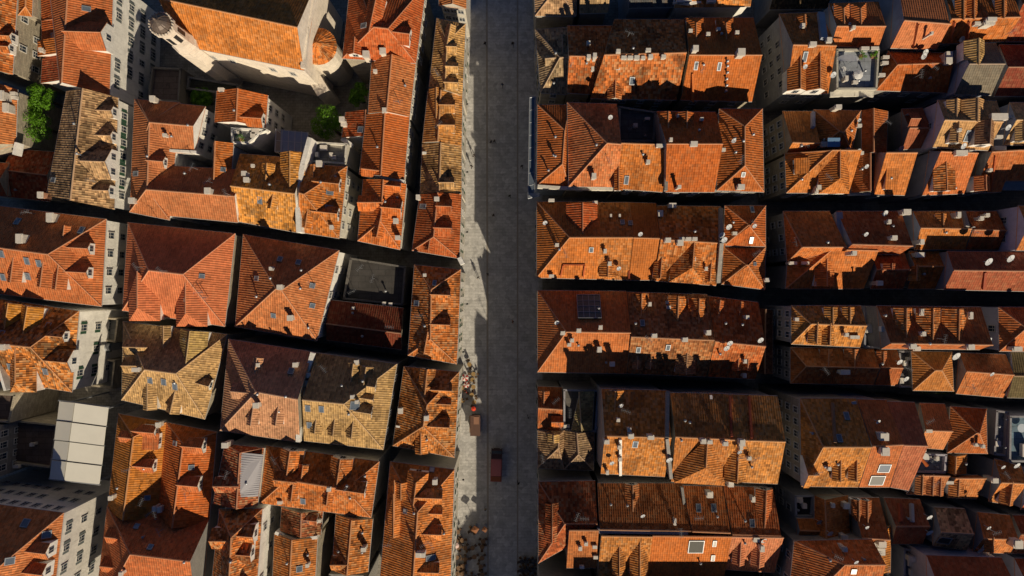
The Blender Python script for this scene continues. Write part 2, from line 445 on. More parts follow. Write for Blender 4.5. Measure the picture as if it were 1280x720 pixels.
            if hipf: R.face([ea-t, eb-t, eb, ea], 1)
            else:
                R.face([ea-t, rf-t, rf, ea], 1); R.face([rf-t, eb-t, eb, rf], 1)
        R.build('dormer_roof', [TILE, CAPM], dm, color=col)
        if win:
            for q in range(nwin):
                c = P + f*.04 + Z*(hw*.55) + sd*((q-(nwin-1)/2)*w/nwin)
                X = MB(); ww = min(.75, w*.42); hh = hw*.7; ax = (sd, f, Z)
                X.box(c, (ww+.14, .05, hh+.14), 0, ax); X.box(c+f*.03, (ww, .05, hh), 1, ax); X.box(c+f*.06, (.05, .03, hh), 0, ax)
                X.build('window', [FRAME, GLASS], dm)
        return s
    def sky(s, *pts, w=.8, l=1.15, mat=None):
        for px, py in pts:
            P, n = s.hit(px, py)
            u = Vector((0, 0, 1)).cross(n); u = u.normalized() if u.length > .05 else Vector((1, 0, 0)); v = n.cross(u).normalized()
            X = MB(); P = P + n*.06
            for sx, sy, cx, cy in ((w, .1, 0, l/2), (w, .1, 0, -l/2), (.1, l-.1, w/2-.05, 0), (.1, l-.1, -w/2+.05, 0)):
                X.box(P+u*cx+v*cy, (sx, sy, .2), 0, (u, v, n))
            X.box(P+n*.02, (w-.2, l-.1, .08), 1, (u, v, n))
            X.build('skylight', [METAL, mat or SKYG], s.root)
        return s
    def chim(s, *pts, w=.6, l=.8, h=1.2, col=None, pots=0):
        for px, py in pts:
            P, n = s.hit(px, py); hh = h*random.uniform(.75, 1.2); ww, ll = w*random.uniform(.7, 1.0), l*random.uniform(.7, 1.05)
            X = MB(); X.box(P+Vector((0, 0, hh/2-.5)), (ww, ll, hh+1), 0)
            c = X.build('chimney', WALL, s.root, color=(*(col or (.62, .57, .50))[:3], 0))
            Y = MB(); Y.box(P+Vector((0, 0, hh+.06)), (ww+.2, ll+.2, .12), 0)
            for sx in (-1, 1):
                for sy in (-1, 1): Y.box(P+Vector((sx*ww*.38, sy*ll*.38, hh+.24)), (.1, .1, .24), 0)
            Y.box(P+Vector((0, 0, hh+.4)), (ww+.12, ll+.12, .09), 0)
            Y.build('chimney_cap', [WHITE, CAPM], c, color=(.45, .2, .1, 0))
        return s
    def vent(s, *pts, h=.7):
        for px, py in pts:
            P, n = s.hit(px, py); X = MB(); X.tube(P-Vector((0, 0, .3)), P+Vector((0, 0, h)), .12, 8, 0); X.lathe(P+Vector((0, 0, h)), [(.22, 0), (.22, .06), (.03, .2)], 8, 0)
            X.build('vent_pipe', METAL, s.root)
        return s
    def dish(s, *pts, r=.5):
        for px, py in pts:
            P, n = s.hit(px, py); X = MB(); X.tube(P-Vector((0, 0, .3)), P+Vector((0, 0, 1.0)), .04, 6, 0)
            c = P+Vector((0, 0, 1.1)); ax = Vector((.25, -.55, .8)).normalized(); u = ax.orthogonal().normalized(); v = ax.cross(u)
            N = 14; rings = [(0, 0), (.5, .05), (1, .16)]
            for a, b in ((0, 1), (1, 2)):
                for i in range(N):
                    def q(rr, hh, k): t = 2*math.pi*k/N; return c+u*math.cos(t)*r*rr+v*math.sin(t)*r*rr+ax*hh
                    A = [q(*rings[a], i), q(*rings[b], i), q(*rings[b], i+1), q(*rings[a], i+1)]
                    X.face(A if a else [A[0], A[1], A[2]], 0)
                    X.face([p-ax*.03 for p in reversed(A)] if a else [p-ax*.03 for p in (A[2], A[1], A[0])], 0)
            X.tube(c-v*r*.8, c+ax*r*.9, .02, 4, 1); X.box(c+ax*r*.9, (.1, .1, .12), 1)
            X.build('satellite_dish', [PAINT, METAL], s.root, color=(.5, .52, .55, 0))
        return s
    def ant(s, *pts, h=2.4):
        for px, py in pts:
            P, n = s.hit(px, py); X = MB(); t = P+Vector((0, 0, h)); X.tube(P-Vector((0, 0, .3)), t, .035, 5)
            a = random.uniform(0, 3.1); d = Vector((math.cos(a), math.sin(a), 0)); e = Vector((-d.y, d.x, 0))
            X.tube(t-d*.7, t+d*.7, .02, 4)
            for k in range(6): c = t-d*.65+d*k*.26; X.tube(c-e*.32, c+e*.32, .014, 4)
            X.build('antenna', METAL, s.root)
        return s
    def ac(s, *pts, w=.9, l=.5, h=.7, name='air_conditioner'):
        for px, py in pts:
            P, n = s.hit(px, py); X = MB(); X.box(P+Vector((0, 0, h/2)), (w, l, h), 0); X.box(P+Vector((0, -l/2-.02, h/2)), (w*.6, .03, h*.7), 1)
            X.box(P+Vector((0, 0, -.1)), (w*.8, l*.8, .4), 1)
            X.build(name, [WHITE, METAL], s.root)
        return s
    def par(s, pts, z=None, w=.4, h=.5, col=None, name='parapet', z0=None):
        """raised party wall / parapet following pixel points at height z"""
        z = s.zz + h if z is None else z; X = MB(); P = [wpt(px, py, z) for px, py in pts]
        for i in range(len(P)-1):
            a, b = P[i], P[i+1]; d = b-a; L = d.length; d.normalize(); e = Vector((-d.y, d.x, 0)); dep = (z-(z0 if z0 is not None else s.zz-1))
            X.box((a+b)/2-Vector((0, 0, dep/2)), (L+.05-.01*i, w, dep), 0, (d, e, Vector((0, 0, 1))))
        X.build(name, WALL, s.root, color=col or WHT); return s
    def rpar(s, pts, w=.35, h=.45, col=None, cap=True):
        """party wall that follows the roof slope through pixel points lying on the roof"""
        X = MB(); P = []
        for px, py in pts: P.append(s.hit(px, py)[0])
        for i in range(len(P)-1):
            a, b = P[i]+Vector((0, 0, h-.4)), P[i+1]+Vector((0, 0, h-.4)); d = b-a; L = d.length
            if L < .1: continue
            d.normalize(); e = Vector((-d.y, d.x, 0)).normalized(); u = d.cross(e)*-1
            if u.z < 0: u = -u
            X.box((a+b)/2, (L+.1, w, .8), 0, (d, e, u))
        X.build('parapet', WALL, s.root, color=col or WHT); return s
    def wins(s, side, n, floors=4, ri=0, top=2.0, step=3.1, shut=None, a=.06, b=.94, skip=()):
        q = s.walls[ri]; tl, tr, br, bl = q
        p0, p1 = {'R': (tr, br), 'L': (bl, tl), 'U': (tl, tr), 'D': (br, bl)}[side]
        cen = sum(q, Vector())/4; d = (p1-p0); d.z = 0; L = d.length; d.normalize(); out = Vector((d.y, -d.x, 0))
        if (p0-cen).dot(out) < 0: out = -out
        rot = math.atan2(out.y, out.x)-math.pi/2; o = Vector(s.root['_o'])
        for fl in range(floors):
            z = p0.z-top-fl*step
            if z < 1.2: break
            for i in range(n):
                if (fl, i) in skip: continue
                t = a+(b-a)*((i+.5)/n); p = p0+(p1-p0)*t; p.z = z
                if random.random() < .07: continue
                wn = inst(WINME, 'window', s.root, p-o, rot)
                if shut and random.random() < .8:
                    for sg in ((-1, 1) if random.random() < .85 else (1,)): inst(SHUTME if shut == 'g' else SHUTME2, 'shutter', wn, (sg*.76, 0, 0))
        return s
def inside(p, poly):
    c = False; n = len(poly); j = n-1
    for i in range(n):
        a, b = poly[i], poly[j]
        if (a.y > p.y) != (b.y > p.y) and p.x < (b.x-a.x)*(p.y-a.y)/(b.y-a.y)+a.x: c = not c
        j = i
    return c
# ------------------------------------------------------------------ ground
def sheet(name, poly, z, mat):
    m = MB(); A = sum(poly[i][0]*poly[(i+1) % len(poly)][1]-poly[(i+1) % len(poly)][0]*poly[i][1] for i in range(len(poly)))
    if A < 0: poly = poly[::-1]
    m.face([(x, y, z) for x, y in poly]); o = m.build(name, mat); o['kind'] = 'structure'; return o
PAVE = mat_paving('street_paving', (.56, .55, .535, 1), (.49, .485, .47, 1), (.41, .405, .395, 1), 1.1, .55, 0, .30, .45)
LANEP = mat_paving('lane_paving', (.36, .33, .28, 1), (.28, .26, .22, 1), (.12, .11, .1, 1), .9, .5, 0, .3, .7)
CHAN = mat_plain('channel_stone', (.36, .32, .27), .6, .3, 1.2)
EARTH = mat_plain('earth', (.16, .14, .11), .95, .4, .5)
g = [wpt(x, y, 0) for x, y in ((-9000, -9000), (9000, -9000), (9000, 9000), (-9000, 9000))]
sheet('ground', [(p.x, p.y) for p in g], -.01, EARTH)
sheet('lane', [(-110, -75), (110, -75), (110, 75), (-110, 75)], 0.0, LANEP)
P0 = lambda *pts: [tuple(wpt(x, y, 0).xy) for x, y in pts]
sheet('street', P0((574, -120), (678, -120), (678, 860), (560, 860), (576, 300)), .006, PAVE)
sheet('drain_channel', P0((607, -120), (609.5, -120), (611.5, 860), (609, 860)), .011, CHAN).name = 'drain_channel'
sheet('drain_channel', P0((646, -120), (648, -120), (648, 860), (646, 860)), .011, CHAN)

H = House
# =================================================================== LEFT: far left column
b = H('orange house cut by the left frame edge at the top, with two white dormers', ORANGE, STONE, 13.3)
b.roof((-40, -30), (23, -30), (16, 93), (-40, 88), ((-8, -30), (-12, 90)), 'v', col=OLDO)
b.dorm(14, 47, 'R', 1.6, 1.1, wall=WHT); b.dorm(12, 60, 'R', 1.5, 1.0, wall=WHT); b.wins('R', 5, 3, a=.15)
b = H('small narrow orange roof beside the top left corner house', ORANGE, STONE, 12.2)
b.roof((25, -30), (42, -30), (40, 21), (23, 19), ((33, -30), (32, 8)), 'v', hip='B')
b = H('long orange house with one large white gabled dormer, top left', SALMON, WHT, 15)
b.roof((60, -30), (142, -30), (137, 120), (75, 106), ((86, -30), (77, 108)), 'v')
b.dorm(133, 46, 'R', 4.2, 1.6, .75, wall=WHT, nwin=1); b.sky((108, 11))
b.wins('R', 6, 4, shut='2', step=3.5)
b = H('low brown roofed annexes leaning on the long top left house', DEEP, WHT, 11)
b.roof((50, -30), (86, -30), (84, 26), (52, 26), ((68, -30), (67, 24)), 'v', col=RED, hip='B'); b.roof((52, 26), (84, 26), (82, 50), (52, 50), ((82, 26), (81, 50)), 'v', col=RED, z=11.2)
b.roof((47, 51), (82, 51), (80, 71), (47, 70), ((80, 51), (79, 70)), 'v', col=ORANGE, z=11.7); b.roof((53, 73), (79, 72), (77, 105), (51, 104), ((77, 72), (76, 104)), 'v', col=DEEP, z=10.8)
b.sky((70, 9), (68, 44))
b = H('tan and brown mottled tiled house with several dormers, left of the church alley', TAN, WHT, 14.5)
b.roof((83, 114), (148, 122), (143, 262), (58, 244), ((103, 116), (88, 252)), 'v', col=(.50, .34, .20, .9), rise=3.6)
b.dorm(141, 140, 'R', 1.7, 1.2); b.dorm(140, 171, 'R', 1.7, 1.2); b.dorm(139, 205, 'R', 4.6, 1.5, .75, nwin=2); b.dorm(137, 239, 'R', 1.9, 1.3, .5)
b.wins('R', 7, 4, shut='g', step=3.4); b.sky((67, 225)); b.chim((57, 245), col=(.5, .25, .15))
b = H('orange house with a blue awning edge at the left frame beside two trees', SALMON, STONE, 13)
b.roof((-40, 97), (22, 112), (20, 180), (-40, 200), ((-10, 100), (-14, 195)), 'v', rise=3)
b.chim((8, 122), (14, 137), w=.9, l=1.6, h=1.3); b.ac((19, 118), (20, 123)); b.par([(20, 178), (17, 193)], w=.5)
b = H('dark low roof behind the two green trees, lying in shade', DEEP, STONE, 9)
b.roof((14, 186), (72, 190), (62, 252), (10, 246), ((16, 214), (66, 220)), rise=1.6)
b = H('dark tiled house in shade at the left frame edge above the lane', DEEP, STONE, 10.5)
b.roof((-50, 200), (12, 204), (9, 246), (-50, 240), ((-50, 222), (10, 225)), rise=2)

b = H('wide salmon hipped house at the left edge with dormers facing down', SALMON, WHT, 14.5)
b.roof((-60, 250), (133, 274), (127, 383), (-60, 360), ((-60, 302), (60, 318)), hip='R')
b.dorm(112, 311, 'R', 1.7, 1.2); b.dorm(110, 341, 'R', 1.7, 1.2); b.dorm(19, 352, 'D', 1.9, 1.5); b.dorm(56, 358, 'D', 2.0, 1.5); b.dorm(75, 361, 'D', 2.0, 1.5)
b.dorm(83, 283, 'U', 1.1, .8, wall=RED); b.sky((34, 326), (49, 329), (35, 345), (2, 317), (4, 346), (22, 277), (102, 288)); b.chim((70, 273), (32, 299), w=.8, l=1.3); b.ant((44, 267)); b.wins('R', 4, 4, step=3.2)
b = H('mottled orange house with big hipped dormers left of the green awning court', OLDO, WHT, 14)
b.roof((-60, 364), (99, 389), (90, 490), (-60, 467), ((-60, 424), (38, 434)), hip='R')
b.dorm(17, 380, 'U', 2.6, 1.3, hipf=False, col=YEL); b.dorm(42, 384, 'U', 3.2, 1.4, col=YEL)
b.dorm(80, 421, 'R', 1.6, 1.1); b.dorm(90, 452, 'R', 3.4, 1.4, nwin=1); b.dorm(30, 489, 'D', 3.8, 1.7, .85, hipf=True); b.par([(-8, 440), (6, 488)], z=16, w=.4)
b.sky((13, 458), (57, 464), (2, 418), (60, 408)); b.chim((11, 433), w=.8, l=.8); b.wins('R', 3, 3, shut='g', step=3.8)
# shaded yard and low houses in lower left
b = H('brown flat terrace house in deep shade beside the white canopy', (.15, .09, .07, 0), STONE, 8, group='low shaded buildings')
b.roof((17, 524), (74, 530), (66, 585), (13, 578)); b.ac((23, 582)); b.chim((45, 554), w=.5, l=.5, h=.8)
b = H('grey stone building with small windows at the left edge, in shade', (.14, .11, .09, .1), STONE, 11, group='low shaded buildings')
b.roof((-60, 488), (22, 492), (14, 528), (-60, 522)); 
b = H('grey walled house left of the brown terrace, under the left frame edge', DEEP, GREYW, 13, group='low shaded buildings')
b.roof((-80, 530), (-4, 532), (-8, 602), (-80, 600), ((-40, 532), (-42, 600)), 'v'); b.wins('R', 4, 2)
b = H('tall white apartment house in the lower left corner with rows of windows', SALMON, WHT, 17)
b.roof((-70, 622), (80, 641), (62, 790), (-70, 790), ((-70, 708), (-10, 716)), hip='R', wall=(.70, .67, .62, .05))
b.dorm(61, 689, 'R', 2.2, 1.5); b.dorm(57, 715, 'R', 2.3, 1.5); b.sky((32, 654), (58, 668), (12, 701), w=1.1, l=1.2)
b.wins('R', 5, 4, shut='2', step=3.8); b.wins('U', 9, 3, step=3.9)

# court with awning, between two blocks
t = thing('awning', 'square green awning over the courtyard', 'awning', wpt(122, 421, 4)); t['_o'] = tuple(t.location)
X = MB(); c = wpt(122, 421, 6); X.box(c, (1.9, 1.9, .06), 0, (Vector((1, 0, -.05)).normalized(), Vector((0, 1, 0)), Vector((.05, 0, 1)).normalized()))
X.build('canopy', CLOTH, t, color=(.13, .30, .09, 0))
Y = MB()
for sx in (-1, 1):
    for sy in (-1, 1): Y.tube(c+Vector((sx*.9, sy*.9, 0)), c+Vector((sx*.9, sy*.9, -6)), .05)
Y.build('frame', METAL, t)
t = thing('duct', 'grey curved metal duct below the green awning', 'duct', wpt(127, 434, 0))
X = MB(); c = wpt(128, 434, 5)
for i in range(8):
    a0, a1 = math.pi*i/8, math.pi*(i+1)/8
    X.face([c+Vector((-1.5, math.cos(a0)*.7, math.sin(a0)*.7)), c+Vector((-1.5, math.cos(a1)*.7, math.sin(a1)*.7)), c+Vector((1.5, math.cos(a1)*.7, math.sin(a1)*.7)), c+Vector((1.5, math.cos(a0)*.7, math.sin(a0)*.7))])
X.build('shell', METAL, t); Y = MB(); Y.box(c-Vector((0, 0, 2.6)), (2.8, 1.2, 5)); Y.build('housing', METAL, t)
b = H('low grey shed roofs in the narrow awning courtyard', (.17, .16, .15, 0), STONE, 5, group='low shaded buildings')
b.roof((128, 396), (150, 398), (146, 428), (128, 426)); b.roof((116, 446), (146, 450), (142, 486), (112, 482), z=4.2); b.ac((125, 470), w=1.2); b.vent((124, 445), (135, 455))

# white membrane canopy
t = thing('canopy_roof', 'large white panelled canopy roof beside the brown terrace, lower left', 'canopy', wpt(98, 555, 0))
zc = 12.8
X = MB(); P = [wpt(74, 501, zc), wpt(93, 503, zc+.9), wpt(136, 509, zc), wpt(125, 606, zc), wpt(80, 601, zc+.9), wpt(62, 599, zc)]
def lerp(a, b, t): return a+(b-a)*t
for i in range(4):
    t0, t1 = i/4, (i+1)/4
    L0, L1 = lerp(P[0], P[5], t0), lerp(P[0], P[5], t1); M0, M1 = lerp(P[1], P[4], t0), lerp(P[1], P[4], t1); R0, R1 = lerp(P[2], P[3], t0), lerp(P[2], P[3], t1)
    dz = Vector((0, 0, .1*(i % 2)))
    g0, g1 = (0 if i == 0 else .02), 0.02
    def sh(a, b, t): return lerp(a, b, t)
    for (A, B, C, D) in ((L0, M0, M1, L1), (M0, R0, R1, M1)):
        a, b_, c, d = lerp(A, D, .03), lerp(B, C, .03), lerp(B, C, .97), lerp(A, D, .97)
        s2 = .015; a, b_ = lerp(a, b_, s2), lerp(a, b_, 1-s2); d, c = lerp(d, c, s2), lerp(d, c, 1-s2)
        X.face([d+dz, c+dz, b_+dz, a+dz]); X.face([a+dz, b_+dz, b_+dz-Vector((0, 0, .12)), a+dz-Vector((0, 0, .12))]); X.face([d+dz-Vector((0, 0, .12)), c+dz-Vector((0, 0, .12)), c+dz, d+dz])
        X.face([a+dz-Vector((0, 0, .12)), b_+dz-Vector((0, 0, .12)), c+dz-Vector((0, 0, .12)), d+dz-Vector((0, 0, .12))])
X.build('panel', mat_plain('membrane', (.80, .78, .70), .5, .08, .5), t)
Y = MB()
for i in range(5):
    tt = i/4; a, m_, c = lerp(P[0], P[5], tt), lerp(P[1], P[4], tt), lerp(P[2], P[3], tt); d = Vector((0, 0, -.2))
    Y.tube(a+(a-m_)*.12+d, m_+d, .08); Y.tube(m_+d, c+d, .08)
Y.tube(P[0], P[2]+Vector((0, 0, .0)), .1); Y.tube(P[5], P[3], .1)
Y.build('beam', METAL, t)
for cx, cy in ((78, 505), (132, 511), (122, 602), (66, 597)): Z_2 = MB(); pz = wpt(cx, cy, zc-.3); Z_2.tube(pz, Vector((pz.x, pz.y, 0)), .15, 8); Z_2.build('column', METAL, t)

# =================================================================== church quarter
b = H('big church nave roof with a white stone facade beside the domed belfry', (.62, .235, .058, .32), (.84, .76, .66, .2), 17, 'church', 'church', None)
b.roof((208, -62), (398, -28), (380, 88), (227, 57), ((217, 2), (384, 37)), rise=5.5)
b.rpar([(397, -24), (384.5, 36), (380, 86)], w=.7, h=.7, col=(.80, .72, .62, .1))
b.par([(213, -60), (224, 54)], z=17.8, w=.5, col=(.7, .62, .52, .2), z0=10); b.wins('D', 5, 1, top=4)
t = b.root; X = MB(); c = wpt(398, 58, 12.5)
X.lathe((c.x, c.y, 0), [(2.7, 0), (2.7, 12.6)], 20); X.build('apse_wall', WALL, t, color=(.7, .64, .56, .3))
X = MB(); N = 20
for i in range(N):
    a0, a1 = 2*math.pi*i/N, 2*math.pi*(i+1)/N; X.face([c+Vector((math.cos(a0)*3, math.sin(a0)*3, 0)), c+Vector((math.cos(a1)*3, math.sin(a1)*3, 0)), c+Vector((0, 0, 1.7))])
X.build('apse_roof', [TILE], t, color=OLDO)
b.par([(392, 96), (404, 116)], z=8, w=2.2, col=(.75, .68, .6, .3), z0=0, name='buttress')
# belfry
tw = wpt(205, 33, 24); t = thing('bell_tower', 'octagonal white stone belfry with a dark ribbed dome, left of the church', 'bell tower', (tw.x, tw.y, 0))
X = MB(); X.lathe((tw.x, tw.y, 0), [(2.1, 0), (2.0, 18), (1.75, 18.2), (1.55, 19.5), (1.5, 24), (1.8, 24.1), (1.8, 24.6), (1.5, 24.7)], 8); X.build('tower_shaft', WALL, t, color=(.74, .66, .57, .4))
X = MB(); X.lathe((tw.x, tw.y, 24.7), [(1.42, 0), (1.38, .4), (1.2, .85), (.85, 1.3), (.42, 1.55), (.2, 1.65), (.2, 2.1), (.02, 2.4)], 16)
for i in range(8):
    a = 2*math.pi*i/8
    pr = [(1.44, 0), (1.4, .4), (1.22, .85), (.87, 1.3), (.43, 1.57)]
    for (r0, h0), (r1, h1) in zip(pr, pr[1:]): X.tube((tw.x+math.cos(a)*r0, tw.y+math.sin(a)*r0, 24.7+h0), (tw.x+math.cos(a)*r1, tw.y+math.sin(a)*r1, 24.7+h1), .06, 4)
X.build('dome', mat_plain('lead_dome', (.16, .125, .105), .45, .4, 3, metal=.3), t)
X = MB()
for i in range(24):
    a = 2*math.pi*i/24; X.box((tw.x+math.cos(a)*1.66, tw.y+math.sin(a)*1.66, 24.85), (.16, .16, .45))
X.build('balustrade', WALL, t, color=(.72, .64, .55, 0))
for i in range(8):
    a = 2*math.pi*i/8; d = Vector((math.cos(a), math.sin(a), 0)); e = Vector((-d.y, d.x, 0)); X = MB()
    X.box(Vector((tw.x, tw.y, 21.8))+d*1.42, (.12, .55, 2.2), 0, (d, e, Vector((0, 0, 1)))); X.build('belfry_opening', DARK, t)
b = H('low square church house between the belfry and the domed chapel wall', (.2, .2, .22, 0), WHT, 12, 'church', 'church_annex', None)
b.roof((196, -30), (222, -30), (222, 10), (203, 8))

b = H('brown walled terrace below the church belfry', (.17, .125, .105, 0), (.25, .23, .2, .4), 6, 'terrace', 'walled_terrace', None); b.roof((191, 84), (228, 86), (225, 128), (186, 126))
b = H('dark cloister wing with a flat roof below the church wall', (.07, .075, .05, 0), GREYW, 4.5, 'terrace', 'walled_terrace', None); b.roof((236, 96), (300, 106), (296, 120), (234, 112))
b = H('large brown hipped house wrapping a courtyard under the church', SALMON, WHT, 14.5)
b.roof((168, 124), (225, 128), (212, 275), (162, 265), ((187, 153), (184, 237)), 'v', col=(.52, .19, .085, .15), hip='TB', slope=.62)
b.roof((172, 124), (257, 133), (243, 192), (176, 190), ((187, 153), (243, 158)), hip='L', slope=.6)
b.roof((186, 206), (306, 212), (297, 278), (162, 265), ((183, 237), (300, 246)), hip='L', slope=.6)
b.dorm(205, 203, 'R', 1.6, 1.0); b.chim((197, 127), (264, 240), (170, 252), w=.8, l=.8); b.sky((170, 217)); b.wins('R', 3, 2, ri=1); b.ant((248, 212)); b.par([(212, 188), (246, 190)], z=15, w=.4)
b = H('small orange gabled house beside the cloister garden', RED, WHT, 13)
b.roof((271, 113), (335, 119), (332, 160), (268, 153), ((297, 116), (295, 157)), 'v', col=ORANGE); b.dorm(328, 150, 'R', 2.2, 1.2); b.wins('R', 2, 3); b.ac((278, 113))
b = H('narrow orange strip roof beside the blue shaded wall', (.60, .20, .05, .3), (.35, .4, .48, .1), 14.5)
b.roof((267, 178), (292, 179), (288, 235), (266, 232), ((269, 178), (267, 232)), 'v'); b.sky((279, 212), w=.7, l=.7)
b = H('grey roof terrace with potted plants and a white parapet', (.26, .27, .28, 0), WHT, 13.5, 'terrace', 'roof_terrace', None)
b.roof((290, 160), (335, 162), (312, 180), (290, 180)); b.ac((297, 166), w=.6); 
b = H('orange mottled house with a broad gable facing up, below the pergola', OLDO, WHT, 13.8)
b.roof((300, 192), (382, 198), (373, 291), (299, 277), ((300, 234), (374, 243)), col=(.62, .25, .06, .6))
b.dorm(336, 206, 'U', 1.8, 1.0, wall=WHT); b.dorm(366, 192, 'U', 3.6, 1.4, .7); b.sky((325, 250), (277, 257)); b.chim((310, 219), (311, 226), (264, 240), w=.7, l=.7)
b.dorm(340, 260, 'D', 1.2, 1.0); b.par([(387, 172), (378, 205), (371, 243), (373, 290)], z=16, w=.7)
b = H('yellow orange pyramid roofed house with skylights left of the white walled alley', OLDO, CREAM, 13.8)
b.roof((380, 205), (434, 208), (424, 298), (374, 290), ((374, 241), (380, 243)), hip='LR', col=(.62, .22, .05, .5))
b.dorm(424, 231, 'R', 2.0, 1.2); b.dorm(422, 268, 'R', 2.0, 1.2); b.sky((412, 240), (411, 260), w=.9, l=1.1); b.chim((401, 206), w=1, l=1); b.dorm(394, 207, 'U', 1.3, .9); b.dorm(383, 284, 'D', 1.4, 1.0); b.wins('R', 4, 3, step=3.6)
b = H('stone roof terrace with dark paving patches and a white edge wall', (.34, .32, .28, 0), CREAM, 12.3, 'terrace', 'roof_terrace', None)
b.roof((388, 177), (435, 180), (433, 206), (384, 203))
# pergola
t = thing('pergola', 'white framed glass pergola on the terrace beside the white wall', 'pergola', wpt(364, 178, 0))
X = MB(); z = 13.5
for i in range(6): X.tube(wpt(345+i*8, 161+i*.8, z), wpt(344+i*8, 189+i*.6, z), .09, 4)
for i in range(3): X.tube(wpt(345, 162+i*13.5, z), wpt(385, 166+i*13, z), .05, 4)
for cx, cy in ((345, 162), (384, 166), (344, 189), (384, 192)): p = wpt(cx, cy, z); X.tube(p, (p.x, p.y, 8), .06, 4)
X.build('frame', FRAME, t)
X = MB(); X.face([wpt(384, 191, z-.08), wpt(385, 166, z-.08), wpt(351, 163, z-.08), wpt(350, 189, z-.08)][::-1]); X.build('glass_panel', mat_plain('pergola_glass', (.42, .47, .52), .25, .15), t)
X = MB(); X.prism([tuple(wpt(x, y, 10).xy) for x, y in ((344, 163), (385, 166), (384, 194), (343, 190))], 0, 10); X.build('terrace_floor', WALL, t, color=(.35, .28, .25, .2))

b = H('square pyramid roofed house with a large dormer, right of the church apse', SALMON, STONE, 14)
b.roof((440, -40), (533, -20), (520, 79), (428, 73), ((467, 34), (485, 36)), hip='LR', col=RED)
b.dorm(473, -2, 'U', 2.4, 1.4); b.dorm(512, 46, 'R', 2.6, 1.4); b.sky((455, 32)); b.chim((480, 67), (460, 72), w=.9, l=.9, col=(.7, .62, .52)); b.dorm(444, 68, 'D', 2.2, 1.1)
b.wins('R', 5, 2)
b = H('plain salmon gabled house in the row left of the narrow alley, upper centre', SALMON, CREAM, 13.6)
b.roof((465, 70), (520, 77), (512, 146), (460, 142), ((490, 68), (483, 143)), 'v', hip=''); b.chim((481, 66), (483, 141), w=.7, l=.7); b.vent((507, 108)); b.wins('R', 5, 2)
b = H('long red orange gabled house right of the walled garden tree', ORANGE, CREAM, 13.2)
b.roof((458, 143), (512, 146), (505, 226), (449, 218), ((481, 143), (476, 222)), 'v', col=(.60, .17, .045, .15)); b.par([(455, 216), (505, 227)], w=.5); b.wins('R', 5, 2); b.dorm(454, 212, 'L', 1.8, .9, wall=WHT)
b = H('small orange wing with a blue skylight beside the garden tree', RED, WHT, 11)
b.roof((432, 140), (459, 141), (456, 173), (427, 172), ((457, 141), (455, 173)), 'v'); b.sky((451, 162), w=1, l=1); b.chim((430, 152), (432, 157), w=.8, l=.8); b.par([(427, 173), (440, 182)], w=.7, z=11)
b = H('orange house with a rounded gable dormer above the crossing of two alleys', ORANGE, CREAM, 13.4)
b.roof((454, 224), (508, 230), (500, 312), (447, 301), ((479, 226), (476, 277)), 'v', hip='B'); b.dorm(501, 262, 'R', 2.8, 1.3, .6); b.dorm(449, 254, 'L', 2.2, 1.0); b.chim((496, 277), (499, 298), w=.7, l=.7); b.dorm(472, 296, 'D', 1.5, 1.0); b.dorm(500, 234, 'R', 1.5, .9)
# column along the main street
b = H('small house stub at the top frame edge left of the main street', SALMON, (.56, .53, .47, .3), 13); b.roof((547, -30), (583, -30), (583, 11), (549, 7), ((565, -30), (566, 9)), 'v'); b.wins('D', 3, 2)
b = H('brown and tan tiled street house with a fanned hip at its top, uppermost street row', TAN, (.56, .53, .47, .3), 13.4)
b.roof((546, 23), (582, 30), (578, 120), (536, 112), ((559, 52), (556, 116)), 'v', hip='T', col=TANR); b.dorm(564, 33, 'U', 1.3, .9)
b.dorm(570, 60, 'R', 1.3, .8); b.dorm(572, 85, 'R', 1.5, 1.0); b.dorm(572, 105, 'R', 1.5, 1.0); b.par([(536, 110), (557, 113)], w=.5, col=TAN)
b = H('yellowish street house with two triangle dormers, second in the left street row', YEL, (.56, .53, .47, .3), 13.3)
b.roof((535, 114), (578, 120), (577, 183), (528, 178), ((551, 116), (547, 180)), 'v', col=(.58, .30, .09, .5)); b.dorm(568, 133, 'R', 1.9, 1.1); b.dorm(568, 158, 'R', 1.9, 1.1); b.dorm(546, 112, 'U', 2.2, .6)
b = H('mottled tan and brown street house, third in the left street row', TANR, (.56, .53, .47, .3), 13.1)
b.roof((528, 180), (577, 183), (577, 242), (525, 242), ((551, 181), (549, 242)), 'v', col=(.52, .33, .15, .8)); b.dorm(567, 229, 'R', 1.7, 1.1); b.par([(528, 191), (550, 192)], w=.4)
b = H('orange street house with paired dormers above a cross alley, fourth in the left street row', ORANGE, (.56, .53, .47, .3), 13.3)
b.roof((525, 243), (577, 243), (574, 323), (515, 313), ((547, 243), (542, 296)), 'v', hip='B', col=RED); b.dorm(564, 259, 'R', 2.1, 1.1); b.dorm(564, 286, 'R', 2.1, 1.1); b.chim((524, 248), (547, 250), w=.6, l=.6); b.sky((529, 258)); b.dorm(536, 312, 'D', 1.2, .9); b.par([(574, 322), (578, 330)], w=.7)
b = H('long orange hipped street house with a yellow weathered patch', ORANGE, (.56, .53, .47, .3), 13.4)
b.roof((518, 331), (576, 337), (571, 455), (510, 444), ((539, 362), (538, 424)), 'v', hip='TB', col=OLDO); b.dorm(562, 369, 'R', 2.0, 1.1); b.dorm(562, 406, 'R', 1.9, 1.1)
b.sky((521, 379), w=.9, l=.9); b.dorm(519, 410, 'L', 1.4, .5, shed=True, w=2.6) if False else None
b.chim((532, 344), w=.4, l=.4); b.sky((543, 354), w=.6, l=.9); b.ant((526, 394)); b.dorm(531, 441, 'D', 2.0, 1.0)
b = H('orange street house with a striped upward dormer above the parasols', ORANGE, (.56, .53, .47, .3), 13.2)
